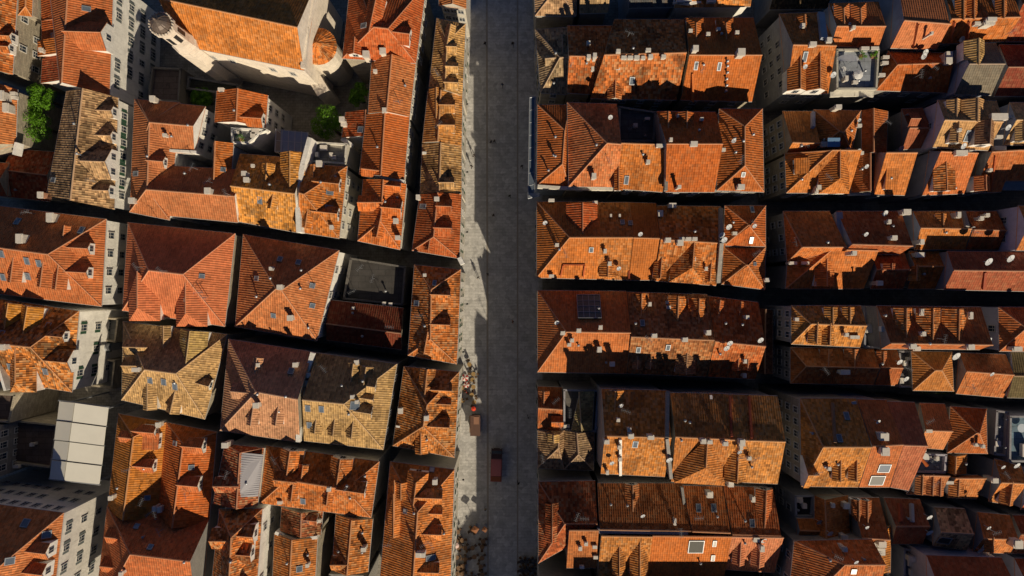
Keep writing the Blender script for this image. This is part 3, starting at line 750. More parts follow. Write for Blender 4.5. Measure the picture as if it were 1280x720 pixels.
b.roof((505, 458), (574, 465), (568, 572), (491, 557), ((534, 506), (529, 533)), 'v', hip='TB', col=OLDO); b.dorm(564, 488, 'R', 1.7, 1.0); b.dorm(563, 505, 'R', 1.5, .9); b.dorm(561, 533, 'R', 2.3, 1.2); b.dorm(535, 462, 'U', 2.2, 1.4); b.dorm(527, 566, 'D', 1.8, 1.0)
b.chim((534, 521), (502, 512), w=.7, l=.7); b.par([(495, 533), (516, 536)], w=.3)
b = H('long orange street house with many small skylights, bottom left street row', ORANGE, (.56, .53, .47, .3), 13.6)
b.roof((488, 577), (568, 587), (561, 790), (470, 780), ((522, 640), (512, 790)), 'v', hip='T', col=(.60, .19, .05, .4))
b.dorm(552, 621, 'R', 2.1, 1.2); b.dorm(552, 641, 'R', 1.5, .8); b.dorm(551, 666, 'R', 2.1, 1.1); b.dorm(548, 713, 'R', 2.2, 1.2); b.dorm(523, 590, 'U', 3.0, 1.5, hipf=True)
b.sky((499, 606), (497, 625), (495, 640), (507, 639), (516, 641), (493, 653), (492, 661), (540, 587), w=.8, l=.7, mat=FRAME); b.sky((538, 697), w=.9, l=1.6); b.chim((545, 599), (524, 690), (530, 689), w=.7, l=.7); b.ant((487, 675)); b.vent((546, 599))
b.dorm(502, 623, 'D', 1.6, .6); b.dorm(494, 649, 'D', 1.6, .6); b.dorm(493, 669, 'D', 1.8, .6)

# =================================================================== middle left blocks
b = H('brown pyramid house with two hipped dormers, centre left', SALMON, STONE, 14)
b.roof((160, 278), (294, 292), (281, 408), (153, 388), ((186, 338), (229, 343)), hip='LR', col=(.60, .215, .105, .1)); b.dorm(181, 400, 'D', 4.6, 1.3, .85, hipf=True); b.dorm(240, 407, 'D', 4.6, 1.3, .85, hipf=True); b.sky((252, 345), w=.7, l=.8)
b = H('pyramid roofed house with blue skylights beside the flat grey terrace', SALMON, WHT, 14.2)
b.roof((304, 293), (424, 313), (396, 426), (294, 408), ((345, 361), (352, 363)), hip='LR', col=(.60, .205, .085, .25)); b.sky((350, 324), (373, 328), (390, 357), (342, 394), (390, 382), (321, 348), w=.8, l=.8); b.chim((366, 397), (353, 359), w=.8, l=.8); b.wins('R', 3, 3)
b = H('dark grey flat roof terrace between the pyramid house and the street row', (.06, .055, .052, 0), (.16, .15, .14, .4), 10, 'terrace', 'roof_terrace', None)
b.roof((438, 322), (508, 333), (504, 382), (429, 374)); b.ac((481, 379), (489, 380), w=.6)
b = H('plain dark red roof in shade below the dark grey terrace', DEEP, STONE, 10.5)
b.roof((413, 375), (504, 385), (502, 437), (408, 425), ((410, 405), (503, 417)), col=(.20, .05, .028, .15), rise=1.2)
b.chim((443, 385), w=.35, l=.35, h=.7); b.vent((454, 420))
b = H('olive tan hipped house with small dormers, left block', OLIVE, STONE, 13.6)
b.roof((154, 402), (284, 418), (256, 524), (152, 500), ((181, 462), (220, 467)), hip='LR', col=(.56, .38, .19, .5)); b.dorm(244, 414, 'U', 4.2, 1.6, hipf=False, col=OLIVE); b.dorm(207, 408, 'U', 1.4, 1.0)
b.dorm(160, 433, 'L', 2.2, 1.1, wall=CREAM); b.dorm(158, 456, 'L', 2.2, 1.1, wall=CREAM); b.dorm(262, 482, 'R', 1.6, 1.0); b.dorm(188, 511, 'D', 1.9, 1.4); b.dorm(217, 515, 'D', 1.9, 1.4); b.sky((188, 475), (205, 477), (219, 483)); b.chim((175, 461), w=.9, l=.7)
b = H('brown house with a pale pink down slope, left half of the two tone pair', PINK, STONE, 15.2)
b.roof((286, 424), (391, 440), (375, 553), (275, 538), ((320, 490), (376, 500)), hip='L', col=(.58, .30, .19, .25)); b.dorm(316, 530, 'D', 1.5, 1.2); b.dorm(347, 530, 'D', 1.5, 1.2); b.dorm(292, 488, 'L', 2.2, .9, wall=CREAM); b.dorm(323, 448, 'U', 1.3, 1.0)
b.sky((364, 464), w=.9, l=.9); b.chim((372, 455), (324, 505), w=.7, l=.7)
b.rpar([(392, 441), (375, 500), (374, 551)], w=.7, h=.6); b.chim((389, 468), (386, 478), (382, 487), (381, 492), w=.7, l=.9, h=.9)
b = H('olive tan house with white skylights, right half of the two tone pair', OLIVE, STONE, 15)
b.roof((396, 441), (496, 455), (479, 562), (380, 551), ((380, 500), (430, 505)), hip='R', col=(.47, .335, .16, .4)); b.dorm(469, 483, 'R', 2.0, 1.0); b.dorm(466, 499, 'R', 1.6, .7); b.dorm(464, 516, 'R', 2.0, 1.0); b.dorm(443, 455, 'U', 1.7, 1.0); b.dorm(459, 459, 'U', 1.8, 1.2)
b.sky((385, 510), (402, 511), (387, 531)); b.sky((443, 507), w=1.3, l=1.4); b.dorm(395, 540, 'D', 1.6, .7); b.dorm(418, 543, 'D', 1.8, .9); b.dorm(441, 546, 'D', 1.8, .9); b.chim((448, 452), w=.6, l=.6); b.wins('R', 4, 1)

b = H('twin ridged yellow and orange roofs with fallen shadows, lower left', YEL, GREYW, 12.6)
b.roof((148, 517), (208, 528), (197, 650), (134, 638), ((167, 546), (154, 648)), 'v', hip='T', col=(.60, .26, .05, .25)); b.roof((208, 528), (271, 540), (261, 657), (196, 650), ((229, 555), (216, 655)), 'v', hip='T', col=ORANGE)
b.roof((134, 632), (262, 648), (249, 790), (116, 780), ((163, 693), (246, 703)), hip='L', col=SALMON)
b.dorm(194, 540, 'R', 1.8, 1.0); b.dorm(192, 583, 'R', 1.9, 1.0); b.dorm(254, 558, 'R', 2.3, 1.2); b.dorm(249, 606, 'R', 2.3, 1.2); b.dorm(137, 668, 'L', 2.3, .8, wall=SALMON); b.dorm(131, 704, 'L', 2.3, .8, wall=SALMON)
b.dorm(198, 552, 'R', 2.4, 1.0, shed=True); b.sky((184, 622), (239, 584), (219, 554), (171, 658), (188, 684), w=.8, l=.8); b.chim((200, 632), (204, 634), (145, 619), (203, 529), w=.6, l=.8); b.ant((196, 636), (203, 638)); b.dorm(152, 545, 'L', 1.6, .7)
b = H('orange house with a grey ribbed metal roof half', OLDR, CREAM, 15)
b.roof((281, 555), (330, 560), (322, 632), (266, 630), ((300, 566), (296, 630)), 'v', hip='T', col=OLDR); b.dorm(270, 606, 'L', 2.2, 1.0); b.chim((286, 554), w=.8, l=.8)
X = MB(); P_ = [(300, 565), (330, 568), (323, 620), (296, 622)]; q = [b.hit(*p)[0]+Vector((0, 0, .12)) for p in P_]
for i in range(19):
    t0, t1 = i/19, (i+.75)/19
    A, B_, C_, D_ = lerp(q[0], q[3], t0), lerp(q[1], q[2], t0), lerp(q[1], q[2], t1), lerp(q[0], q[3], t1); u = Vector((0, 0, .09))
    X.face([D_+u, C_+u, B_+u, A+u]); X.face([A, B_, C_, D_][::-1]); X.face([A+u, B_+u, B_, A]); X.face([D_, C_, C_+u, D_+u])
X.face([q[3], q[2], q[1], q[0]])
X.build('metal_roofing', mat_plain('ribbed_metal', (.36, .35, .38), .5, .15, 1), b.root)
b = H('orange mottled house with arched gables beside the white wall, bottom left centre', OLDO, WHT, 15.3)
b.roof((274, 636), (328, 636), (317, 790), (258, 790), ((289, 672), (283, 790)), 'v', hip='T', rise=3.8); b.dorm(318, 668, 'R', 2.8, 1.4, .7, wall=WHT); b.dorm(314, 692, 'R', 2.8, 1.4, .5, wall=WHT); b.dorm(266, 673, 'L', 3.0, 1.0); b.wins('R', 4, 2)
b = H('large orange house with two tall upward dormers, lower centre left', OLDO, CREAM, 14)
b.roof((333, 557), (474, 577), (464, 647), (325, 629), ((358, 600), (432, 612)), hip='LR', col=(.62, .22, .055, .5)); b.dorm(366, 563, 'U', 3.4, 1.6, .7); b.dorm(428, 573, 'U', 3.2, 1.6, .7); b.dorm(380, 582, 'U', 1.2, .9); b.dorm(366, 624, 'D', 1.3, 1.2); b.dorm(410, 629, 'D', 1.3, 1.2); b.dorm(456, 614, 'R', 2.6, 1.3); b.sky((379, 626)); b.ac((351, 627), w=.7); b.ant((348, 571)); b.dorm(345, 598, 'L', 2.2, .8)
b = H('gabled orange wing between two dark courts, bottom centre left', OLDO, STONE, 12.5)
b.roof((343, 666), (397, 672), (390, 790), (338, 790), ((365, 675), (358, 790)), 'v', col=(.58, .19, .05, .5)); b.sky((374, 711), w=1, l=.9); b.par([(344, 666), (364, 675), (396, 672)], w=.5)
b = H('low orange connecting roof above the gabled wing', OLDR, STONE, 12)
b.roof((352, 634), (404, 638), (401, 668), (350, 664), ((377, 634), (376, 666)), 'v'); b.dorm(396, 650, 'R', 1.6, .8); b.ac((400, 650), w=.6)
b = H('orange gabled wing with a chimney left of the dark alley, bottom centre left', OLDO, STONE, 13.2)
b.roof((420, 642), (466, 649), (460, 715), (415, 713), ((440, 645), (434, 714)), 'v', col=(.60, .23, .06, .7)); b.chim((457, 682), w=.7, l=.7); b.dorm(415, 704, 'L', 2.0, .7); b.vent((454, 664))
b = H('blue grey flat roof at the bottom frame edge beside the dark alley', (.25, .27, .3, 0), GREYW, 10, 'terrace', 'roof_terrace', None); b.roof((412, 716), (460, 718), (452, 790), (405, 790))

# =================================================================== RIGHT of the main street
G = 'tiled town houses'
b = H('tan hipped corner house at the top frame edge, right side of the street', (.42, .30, .19, .5), STONE, 12); b.roof((666, -50), (722, -50), (720, 20), (669, 20), ((694, -30), (696, -15)), 'v', hip='TB', slope=.5)
b = H('tan flat pitched house at the top edge, second from the street', TAN, GREYW, 12); b.roof((725, -40), (762, -40), (760, 16), (724, 17), ((725, -15), (761, -15)), col=(.42, .33, .2, .4))
b = H('dark grey house at the top edge between the tan and the white one', (.1, .1, .12, .2), (.3, .34, .42, .1), 12); b.roof((785, -40), (841, -40), (842, 9), (786, 10), ((785, -20), (841, -20)), col=(.1, .1, .12, .2))
b = H('white parapeted house with orange tiles at the top edge, right side', ORANGE, WHT, 12.5); b.roof((842, -40), (938, -40), (938, 8), (843, 10), ((842, -25), (938, -25)), col=OLDO); b.ac((850, 3), (858, 2), (888, 3), w=1.4); b.par([(842, 1), (862, 3), (876, 0)], w=.8)

b = H('dull tan corner house with dark hips, second row on the street', (.22, .16, .12, .6), STONE, 11.5)
b.roof((669, 37), (709, 34), (709, 118), (676, 116), ((700, 72), (709, 72)), hip='L', col=(.35, .25, .17, .7), slope=.5); b.dorm(682, 75, 'L', 1.6, .7); b.dorm(702, 46, 'U', 1.3, .8)
b = H('orange red house beside the dull tan corner house, second row', OLDR, STONE, 13)
b.roof((709, 32), (768, 32), (738, 118), (709, 116), ((709, 70), (740, 71)), col=(.55, .17, .05, .6)); b.chim((735, 74), (742, 74), w=.6, l=.6)
b = H('broad mottled orange house with a row of white ridge blocks, second row', OLDO, STONE, 13.6)
b.roof((768, 24), (855, 24), (846, 125), (738, 123), ((748, 69), (855, 66)), col=(.58, .19, .055, .75)); b.chim((772, 66), (779, 74), (787, 74), (795, 74), (803, 74), (812, 73), (828, 73), (809, 65), w=.7, l=.5, h=.5)
b.sky((772, 82), (790, 101)); b.dorm(768, 123, 'D', 2.0, 1.0, wall=CREAM); b.chim((740, 88), w=.4, l=.9, h=.6)
b = H('orange house with shadow arches and a row of pipes down its slope, second row', ORANGE, STONE, 13.6)
b.roof((856, 22), (942, 22), (940, 127), (851, 125), ((856, 69), (942, 69)), col=(.60, .165, .04, .15)); b.dorm(868, 24, 'U', 2.4, 1.3, .6, hipf=True); b.dorm(905, 24, 'U', 2.4, 1.3, .6, hipf=True)
b.chim((866, 65), (923, 69), w=1, l=.9); b.sky((870, 82), (899, 83), w=.6, l=1.2); b.vent((908, 78), (908, 84), (908, 92), (907, 100), (907, 108), (906, 115)); b.ac((862, 40), (884, 44), (897, 38), (920, 42), w=.6); b.rpar([(865, 92), (866, 126)], w=.25, h=.35, col=ORANGE)

b = H('corner house with a blue glass balcony strip on the street, third row', SALMON, (.3, .36, .45, .1), 13.7)
b.roof((672, 131), (712, 131), (711, 233), (671, 232), ((706, 163), (703, 205)), 'v', hip='TB', col=(.60, .19, .055, .2)); b.vent((694, 172), (694, 196)); 
X = MB(); z = 12.6; P_ = [(662, 122), (669, 121), (668, 246), (660, 248)]
X.face([wpt(*p, z) for p in P_[::-1]]); X.build('glass_canopy', SKYG, b.root)
X = MB()
for i in range(4): X.tube(wpt(*P_[i], z), wpt(*P_[(i+1) % 4], z), .1)
for i in range(9): X.tube(lerp(wpt(*P_[0], z), wpt(*P_[3], z), i/8), lerp(wpt(*P_[1], z), wpt(*P_[2], z), i/8), .04)
X.box(wpt(668, 244, z+.1), (1.7, .6, .3)); X.build('canopy_frame', METAL, b.root)
b = H('large pyramid with a pink mottled left slope and plain dark upper slope, third row', (.55, .2, .1, .5), STONE, 15)
b.roof((709, 128), (771, 130), (772, 234), (711, 233), ((759, 179), (771, 180)), hip='L', col=(.60, .22, .09, .35), slope=.62); b.chim((741, 222), w=.6, l=.8); b.vent((745, 182)); b.par([(672, 234), (700, 236), (765, 237)], z=13, w=.5, col=CREAM)
b = H('orange lean to roof with a blue skylight beside a dark court, third row', OLDO, STONE, 15.2)
b.roof((772, 178), (832, 180), (828, 240), (772, 236), ((772, 179), (832, 181)), col=(.60, .21, .05, .35)); b.sky((783, 225), w=.7, l=1.3); b.ac((826, 183), w=1.6); b.dorm(773, 237, 'D', 1.0, 1.0)
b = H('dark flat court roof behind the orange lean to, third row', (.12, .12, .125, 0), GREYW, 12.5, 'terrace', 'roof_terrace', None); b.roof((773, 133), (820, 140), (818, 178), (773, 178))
b = H('orange house with two striped upward dormers, third row', ORANGE, GREYW, 16.4)
b.roof((821, 139), (895, 140), (893, 240), (832, 240), ((822, 180), (895, 180)), col=(.58, .175, .04, .2)); b.dorm(834, 142, 'U', 2.2, 1.0, .6); b.dorm(857, 142, 'U', 2.2, 1.0, .6); b.ac((876, 150), (847, 146), w=.5); b.chim((866, 181), w=.9, l=.6, h=.5); b.rpar([(833, 186), (832, 238)], w=.5, h=.4, col=GREYW); b.chim((845, 236), w=.5, l=.5, h=1.6)
b = H('tall narrow orange house hipped at both ends, right end of the third row', ORANGE, GREYW, 16.6)
b.roof((899, 136), (953, 136), (955, 240), (896, 238), ((931, 158), (931, 207)), 'v', hip='TB', col=(.58, .17, .045, .25)); b.vent((918, 191), (940, 169)); b.sky((929, 218), w=.6, l=.7); b.chim((923, 235), w=1.1, l=.7); b.ac((903, 188), w=.6)

b = H('corner house with a wide striped left slope, fourth row on the street', OLDO, STONE, 13.4)
b.roof((671, 252), (748, 252), (746, 349), (671, 347), ((712, 297), (748, 297)), hip='L', col=(.60, .185, .045, .2)); b.dorm(727, 256, 'U', 4.6, 1.6, .6, col=RED); b.sky((739, 312), w=.7, l=.8); b.chim((689, 251), (743, 254), (689, 345), w=.8, l=.4, h=.6)
b.rpar([(704, 331), (731, 331), (729, 345)], w=.2, h=.3, col=RED); b.rpar([(704, 331), (701, 344)], w=.2, h=.3, col=RED)
b = H('orange house with two gables facing down, fourth row second from street', OLDO, STONE, 13.2)
b.roof((748, 253), (787, 253), (786, 350), (746, 349), ((748, 297), (787, 297)), col=(.60, .2, .055, .4)); b.dorm(759, 345, 'D', 2.3, 1.2, .6); b.dorm(775, 344, 'D', 2.0, 1.0, shed=True); b.sky((778, 278), (788, 279), w=.7, l=.8); b.ac((763, 270), (774, 270), w=.3)
b = H('smooth brown orange house in the middle of the fourth row', ORANGE, STONE, 13.4)
b.roof((787, 253), (820, 254), (818, 350), (786, 350), ((787, 297), (820, 298)), col=(.55, .16, .04, .1)); b.chim((823, 268), w=.7, l=.8); b.rpar([(787, 300), (786, 348)], w=.25, h=.3, col=DEEP)
b = H('mottled house with a big hipped gable facing down, fourth row', OLDO, STONE, 13.4)
b.roof((821, 257), (901, 258), (895, 357), (818, 351), ((820, 299), (901, 304)), col=(.60, .2, .05, .65)); b.dorm(859, 353, 'D', 5.4, 1.5, .85, hipf=True); b.dorm(824, 347, 'D', 1.8, 1.3); b.dorm(886, 351, 'D', 1.7, 1.2, .6); b.chim((832, 301), (848, 304), (838, 258), w=1, l=.7); b.chim((851, 299), (859, 299), (867, 299), w=.7, l=.5, h=.4)
b.dish((899, 294), (902, 300)); b.rpar([(900, 262), (901, 303), (897, 352)], w=.6, h=.5, col=GREYW)
b = H('twin hipped house with crossing ridges, upper part at the right end of the fourth row', ORANGE, GREYW, 13.6)
b.roof((906, 257), (957, 257), (957, 308), (905, 307), ((936, 281), (937, 283)), hip='LR', col=(.58, .17, .045, .2)); b.sky((939, 300), (940, 262), w=.6, l=1.1); b.dish((908, 284)); b.ac((917, 292), w=.7)
b = H('twin hipped house with crossing ridges, lower part at the right end of the fourth row', ORANGE, GREYW, 13.4)
b.roof((905, 309), (957, 309), (956, 362), (902, 355), ((933, 331), (935, 332)), hip='LR', col=(.60, .18, .05, .3)); b.sky((943, 330), w=.6, l=.6); b.chim((955, 350), w=.6, l=.6)

b = H('corner house with a lit striped slope and glass roof light, fifth row on the street', OLDO, STONE, 13.4)
b.roof((672, 363), (783, 364), (783, 467), (672, 465), ((708, 415), (783, 416)), hip='L', col=(.60, .21, .07, .2)); b.dorm(684, 420, 'L', .9, .9) if False else None
b.chim((750, 409), (703, 416), (723, 413), w=.6, l=.6, h=.6); b.chim((748, 436), (764, 454), w=.7, l=.7)
X = MB(); p, n = b.hit(736, 384); u = Vector((1, 0, 0)); v = n.cross(u).normalized(); X.box(p+n*.15, (3.6, 4.2, .3), 0, (u, v, n))
for i in range(5): X.box(p+n*.33-u*1.8+u*.9*i, (.08, 4.2, .1), 1, (u, v, n))
for i in range(5): X.box(p+n*.34-v*2.1+v*1.05*i, (3.6, .07, .1), 1, (u, v, n))
X.build('roof_light', [mat_plain('dull_glass', (.11, .115, .10), .4, .5, .6), METAL], b.root)
b = H('brown grey house with three striped upward dormers, fifth row', BROWN, STONE, 13.6)
b.roof((784, 365), (884, 368), (883, 471), (783, 467), ((784, 421), (884, 425)), col=(.42, .15, .06, .6)); b.dorm(801, 368, 'U', 2.2, 1.2, .7, hipf=False, col=OLDO); b.dorm(846, 371, 'U', 2.6, 1.3, .7, col=OLDO); b.dorm(872, 374, 'U', 2.6, 1.3, .7, col=OLDO)
b.sky((798, 437), (835, 434), (803, 404), w=.7, l=1.0, mat=SKYG); b.dorm(856, 466, 'D', 2.9, 1.6, .4, col=BROWN); b.dorm(796, 460, 'D', 1.2, .8, col=BROWN); b.dorm(812, 460, 'D', 1.2, .8, col=BROWN); b.chim((816, 419), (854, 424), (882, 415), w=.7, l=.6); b.ac((834, 378), (835, 384), w=.6)
b = H('orange red house at the right end of the fifth row with satellite dishes', OLDR, STONE, 13.3)
b.roof((885, 370), (948, 378), (944, 474), (884, 471), ((885, 426), (946, 432)), col=(.50, .15, .045, .45)); b.dish((909, 428), (905, 434), (947, 424)); b.dorm(899, 376, 'U', 1.3, .9); b.dorm(925, 378, 'U', 1.0, .8); b.chim((930, 396), (927, 468), w=.4, l=.6); b.dorm(921, 462, 'D', 1.3, .8); b.dorm(933, 462, 'D', 1.3, .8)
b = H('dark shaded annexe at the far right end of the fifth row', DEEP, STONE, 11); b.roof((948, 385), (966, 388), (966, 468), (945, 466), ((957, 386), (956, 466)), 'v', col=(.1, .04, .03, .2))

b = H('narrow red corner house, sixth row on the street', OLDR, GREYW, 10.5); b.roof((672, 483), (702, 484), (702, 540), (672, 536), ((672, 510), (702, 512)), col=(.5, .15, .05, .3)); b.dorm(690, 527, 'L', 1.5, .9, col=ORANGE); b.dorm(680, 490, 'U', 1.6, .8)
b = H('grey brown weathered corner roofs with hips, lower half of the sixth row corner', (.3, .22, .15, .7), GREYW, 10.5)
b.roof((672, 538), (705, 538), (705, 587), (672, 585), ((698, 545), (698, 560)), 'v', hip='TB', col=(.38, .27, .17, .7)); b.roof((705, 538), (743, 540), (742, 588), (705, 587), ((721, 540), (723, 568)), 'v', hip='B', col=(.3, .24, .17, .6)); b.dorm(692, 552, 'D', 1.6, .8, col=TAN)
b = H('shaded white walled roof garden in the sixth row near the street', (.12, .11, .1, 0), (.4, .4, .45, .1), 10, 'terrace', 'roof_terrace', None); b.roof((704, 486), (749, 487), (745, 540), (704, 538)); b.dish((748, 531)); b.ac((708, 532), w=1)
b = H('small tan tiled shelter inside the shaded roof garden, sixth row', (.5, .42, .22, .5), GREYW, 10.6); b.roof((725, 489), (743, 489), (740, 538), (714, 538), ((724, 489), (727, 538)), 'v', col=(.45, .36, .2, .5), rise=.8)
b = H('house with a dark upper slope and bright mottled lower slope, sixth row', OLDO, GREYW, 17.8)
b.roof((752, 486), (832, 488), (831, 596), (751, 592), ((752, 545), (832, 547)), col=(.62, .225, .055, .5)); b.dorm(768, 489, 'U', 2.6, .9, .6); b.sky((794, 555)); b.chim((811, 544), (787, 543), (757, 550), w=.8, l=.6); b.rpar([(775, 548), (775, 592)], w=.4, h=.5); b.chim((773, 557), (774, 572), (758, 588), w=.4, l=.6, h=.8)
b.rpar([(834, 490), (833, 547), (838, 596)], w=.5, h=.5, col=GREYW); b.dish((834, 572))
b = H('brown striped house whose lower half is a bright hipped gable, sixth row', OLDO, GREYW, 18)
b.roof((838, 491), (904, 492), (905, 606), (839, 602), ((839, 546), (905, 549)), hip='', col=(.55, .2, .055, .35), rise=3.0); b.dorm(874, 604, 'D', 7.4, .9, .75, hipf=True, win=False, maxl=6); b.chim((876, 549), (884, 550), (903, 552), w=.7, l=.6)
b = H('brown striped house with a bright mottled lower slope, right end of the sixth row', OLDO, GREYW, 18)
b.roof((886, 492), (972, 495), (972, 605), (905, 602), ((887, 549), (974, 552)), col=(.60, .235, .065, .5), rise=3.0, hip=''); b.dorm(918, 600, 'D', 3.0, 1.4, .7); b.rpar([(888, 494), (890, 546)], w=.4, h=.4, col=LILAC); b.rpar([(912, 496), (914, 546)], w=.3, h=.3, col=DEEP); b.rpar([(936, 497), (939, 548)], w=.3, h=.3, col=DEEP); b.chim((910, 602), (924, 551), w=.9, l=.9)

b = H('dark red corner house with two small lit dormers, seventh row on the street', OLDR, GREYW, 13.2)
b.roof((673, 602), (744, 601), (744, 664), (673, 704), ((706, 655), (745, 655)), hip='L', col=(.48, .14, .05, .6)); b.dorm(690, 641, 'D', 1.8, .6); b.dorm(690, 655, 'D', 1.8, .6); b.dorm(690, 676, 'D', 1.8, .6); b.chim((712, 660), w=.7, l=1.8)
b = H('shaded orange roof below the dark red corner house, seventh row', OLDR, GREYW, 12.8); b.roof((709, 662), (745, 662), (745, 710), (708, 710), ((709, 663), (745, 663)), col=(.52, .18, .06, .2)); b.ac((743, 682), (744, 695), (727, 707), w=.7)
b = H('long plain dark red up slope in the seventh row', DEEP, GREYW, 13.4)
b.roof((747, 604), (854, 604), (860, 672), (747, 668), ((748, 662), (860, 664)), col=(.42, .125, .04, .35)); b.chim((842, 650), w=.3, l=.8, h=.6); b.par([(747, 664), (808, 665), (860, 666)], w=.7, z=16.2, col=(.3, .3, .34, .3)); b.chim((754, 666), (771, 669), w=1, l=.7, h=.6); b.dorm(790, 606, 'U', 2.0, .8)
b = H('bright mottled roof with two gables facing down, bottom of the seventh row', OLDO, GREYW, 13.2)
b.roof((748, 668), (810, 668), (809, 722), (747, 722), ((748, 670), (810, 671)), col=(.62, .26, .07, .55), rise=3.4); b.dorm(773, 716, 'D', 1.8, 1.4); b.dorm(798, 718, 'D', 2.6, 1.6)
b = H('smooth orange roof with a framed white roof light, bottom of the seventh row', ORANGE, GREYW, 13.2)
b.roof((810, 668), (906, 668), (905, 722), (809, 722), ((810, 670), (906, 671)), col=(.60, .19, .045, .15), rise=3.4); b.sky((870, 683), w=2.4, l=2.4, mat=mat_plain('grey_blind', (.10, .10, .09), .8, .2)); b.sky((893, 679), (891, 697), w=.6, l=1.1, mat=FRAME); b.chim((893, 663), (902, 664), w=1, l=.5)
b = H('brown up slope with two blue skylights, seventh row', OLDR, GREYW, 13.6)
b.roof((853, 607), (903, 608), (908, 672), (862, 670), ((860, 664), (908, 666)), col=(.52, .17, .05, .3)); b.sky((873, 635), (892, 635), w=.8, l=1.2); b.rpar([(852, 609), (856, 640), (859, 662)], w=.4, h=.4, col=GREYW); b.chim((884, 615), w=.8, l=1)
b = H('shaded red house with an orange side dormer, right part of the seventh row', OLDR, GREYW, 13.5)
b.roof((904, 607), (966, 610), (969, 676), (910, 673), ((909, 668), (970, 670)), col=(.50, .15, .045, .4)); b.dorm(955, 612, 'U', 2.4, 1.2); b.sky((940, 654)); b.chim((938, 621), w=.4, l=.8); b.dish((951, 672)); b.chim((914, 672), (942, 671), w=.9, l=.7, h=.8)
b = H('salmon slope with two small gabled dormers, bottom right of the seventh row', SALMON, GREYW, 13.2)
b.roof((907, 668), (970, 668), (968, 716), (905, 712), ((907, 671), (970, 672)), col=(.60, .24, .13, .2), rise=3.0); b.dorm(922, 704, 'D', 1.7, 1.2); b.dorm(946, 706, 'D', 1.9, 1.2); b.chim((949, 682), w=.5, l=.9)
b = H('dark roof under the bottom frame edge, eighth row right of the street', DEEP, GREYW, 13.2); b.roof((674, 722), (744, 728), (744, 945), (674, 945), ((712, 770), (712, 900)), 'v', hip='TB')
b = H('shaded roof under the bottom frame edge, eighth row next to the lane', DEEP, GREYW, 15.5); b.roof((748, 738), (966, 740), (966, 820), (748, 820), ((748, 785), (966, 785)), col=RED)

# =================================================================== FAR RIGHT block
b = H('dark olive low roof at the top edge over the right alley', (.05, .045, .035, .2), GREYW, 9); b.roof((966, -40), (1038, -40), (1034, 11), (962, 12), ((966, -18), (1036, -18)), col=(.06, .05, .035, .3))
b = H('orange house with two big striped gables facing down, far right second row', ORANGE, (.38, .4, .44, .5), 13.4)
b.roof((974, 17), (1026, 15), (1035, 117), (983, 117), ((981, 56), (1031, 57)), col=(.60, .19, .05, .3)); b.dorm(996, 113, 'D', 2.9, 1.8, .8); b.dorm(1020, 113, 'D', 3.0, 2.1, .8); b.sky((1006, 71), w=.7, l=1.5); b.dorm(1003, 22, 'U', 2.0, .8); b.wins('L', 5, 3); b.rpar([(1025, 18), (1029, 50)], w=1.0, h=.5, col=(.34, .38, .46, .1)); b.chim((1014, 57), (1034, 52), w=.9, l=.7, h=.5); b.dish((1037, 96))
b = H('house with two lit upward dormers above the blue roof terrace, far right second row', SALMON, (.34, .37, .44, .2), 13)
b.roof((1036, 4), (1098, 2), (1098, 59), (1039, 58), ((1038, 33), (1098, 33)), col=(.56, .17, .06, .15)); b.dorm(1051, 6, 'U', 2.2, 1.1, .6, hipf=True); b.dorm(1072, 6, 'U', 2.2, 1.1, .6, hipf=True)
b = H('blue grey roof terrace with a white awning and round table, far right', (.30, .33, .38, 0), (.5, .48, .42, .2), 13.6, 'terrace', 'roof_terrace', None)
b.roof((1044, 62), (1098, 62), (1095, 113), (1044, 113)); b.ac((1080, 62), (1090, 62), w=1.5); b.ac((1067, 104), w=.8); b.par([(1038, 118), (1068, 117), (1092, 118)], z=13, w=.8, col=CREAM)
b = H('salmon pair of roofs with one leaning shadow, far right second row', SALMON, (.34, .37, .44, .2), 13.4)
b.roof((1119, -40), (1168, -40), (1171, 62), (1113, 60), ((1121, 25), (1172, 29)), col=(.60, .21, .10, .1), rise=3.5); b.rpar([(1147, 30), (1141, 58)], w=.2, h=.4, col=SALMON); b.chim((1154, 48), w=.3, l=.3, h=1.8)
b = H('orange roofs with jagged shadows at the top edge, far right second row', OLDO, GREYW, 13.2)
b.roof((1174, -40), (1257, -40), (1255, 52), (1171, 55), ((1180, 24), (1257, 22)), col=(.60, .19, .05, .3), rise=3.5); b.dorm(1200, -4, 'U', 1.6, 1.2); b.dorm(1213, -4, 'U', 1.6, 1.2); b.dorm(1250, -4, 'U', 1.6, 1.2); b.rpar([(1192, 27), (1187, 52)], w=.2, h=.4, col=RED); b.rpar([(1210, 27), (1207, 50)], w=.2, h=.4, col=RED); b.chim((1233, 28), (1229, 33), w=1.4, l=.7); b.ant((1252, 46)); b.dish((1196, 52)); b.ac((1219, 31), w=1)
b = H('dark red roof at the top right corner of the town', DEEP, GREYW, 12.6); b.roof((1258, -40), (1480, -40), (1480, 52), (1257, 52), ((1258, 5), (1480, 5)))
b = H('orange roof with a diagonal hip and white antenna beside the blue terrace, far right', ORANGE, GREYW, 13.2)
b.roof((1110, 64), (1180, 66), (1184, 116), (1095, 113), ((1122, 81), (1182, 79)), hip='L', col=(.56, .16, .04, .25)); b.dish((1149, 73), (1151, 68)); b.chim((1178, 73), (1180, 79), w=.9, l=.9); b.ant((1141, 98)); b.ac((1105, 73), (1104, 80), (1100, 95), w=1)
b = H('grey roofed house with a tan striped upward dormer, far right', GREYT, (.36, .40, .48, .1), 15.5)
b.roof((1203, 54), (1245, 54), (1239, 119), (1193, 118), ((1205, 80), (1249, 80)), col=(.2, .185, .165, .1)); b.dorm(1217, 52, 'U', 2.9, 1.4, .7, col=TAN)
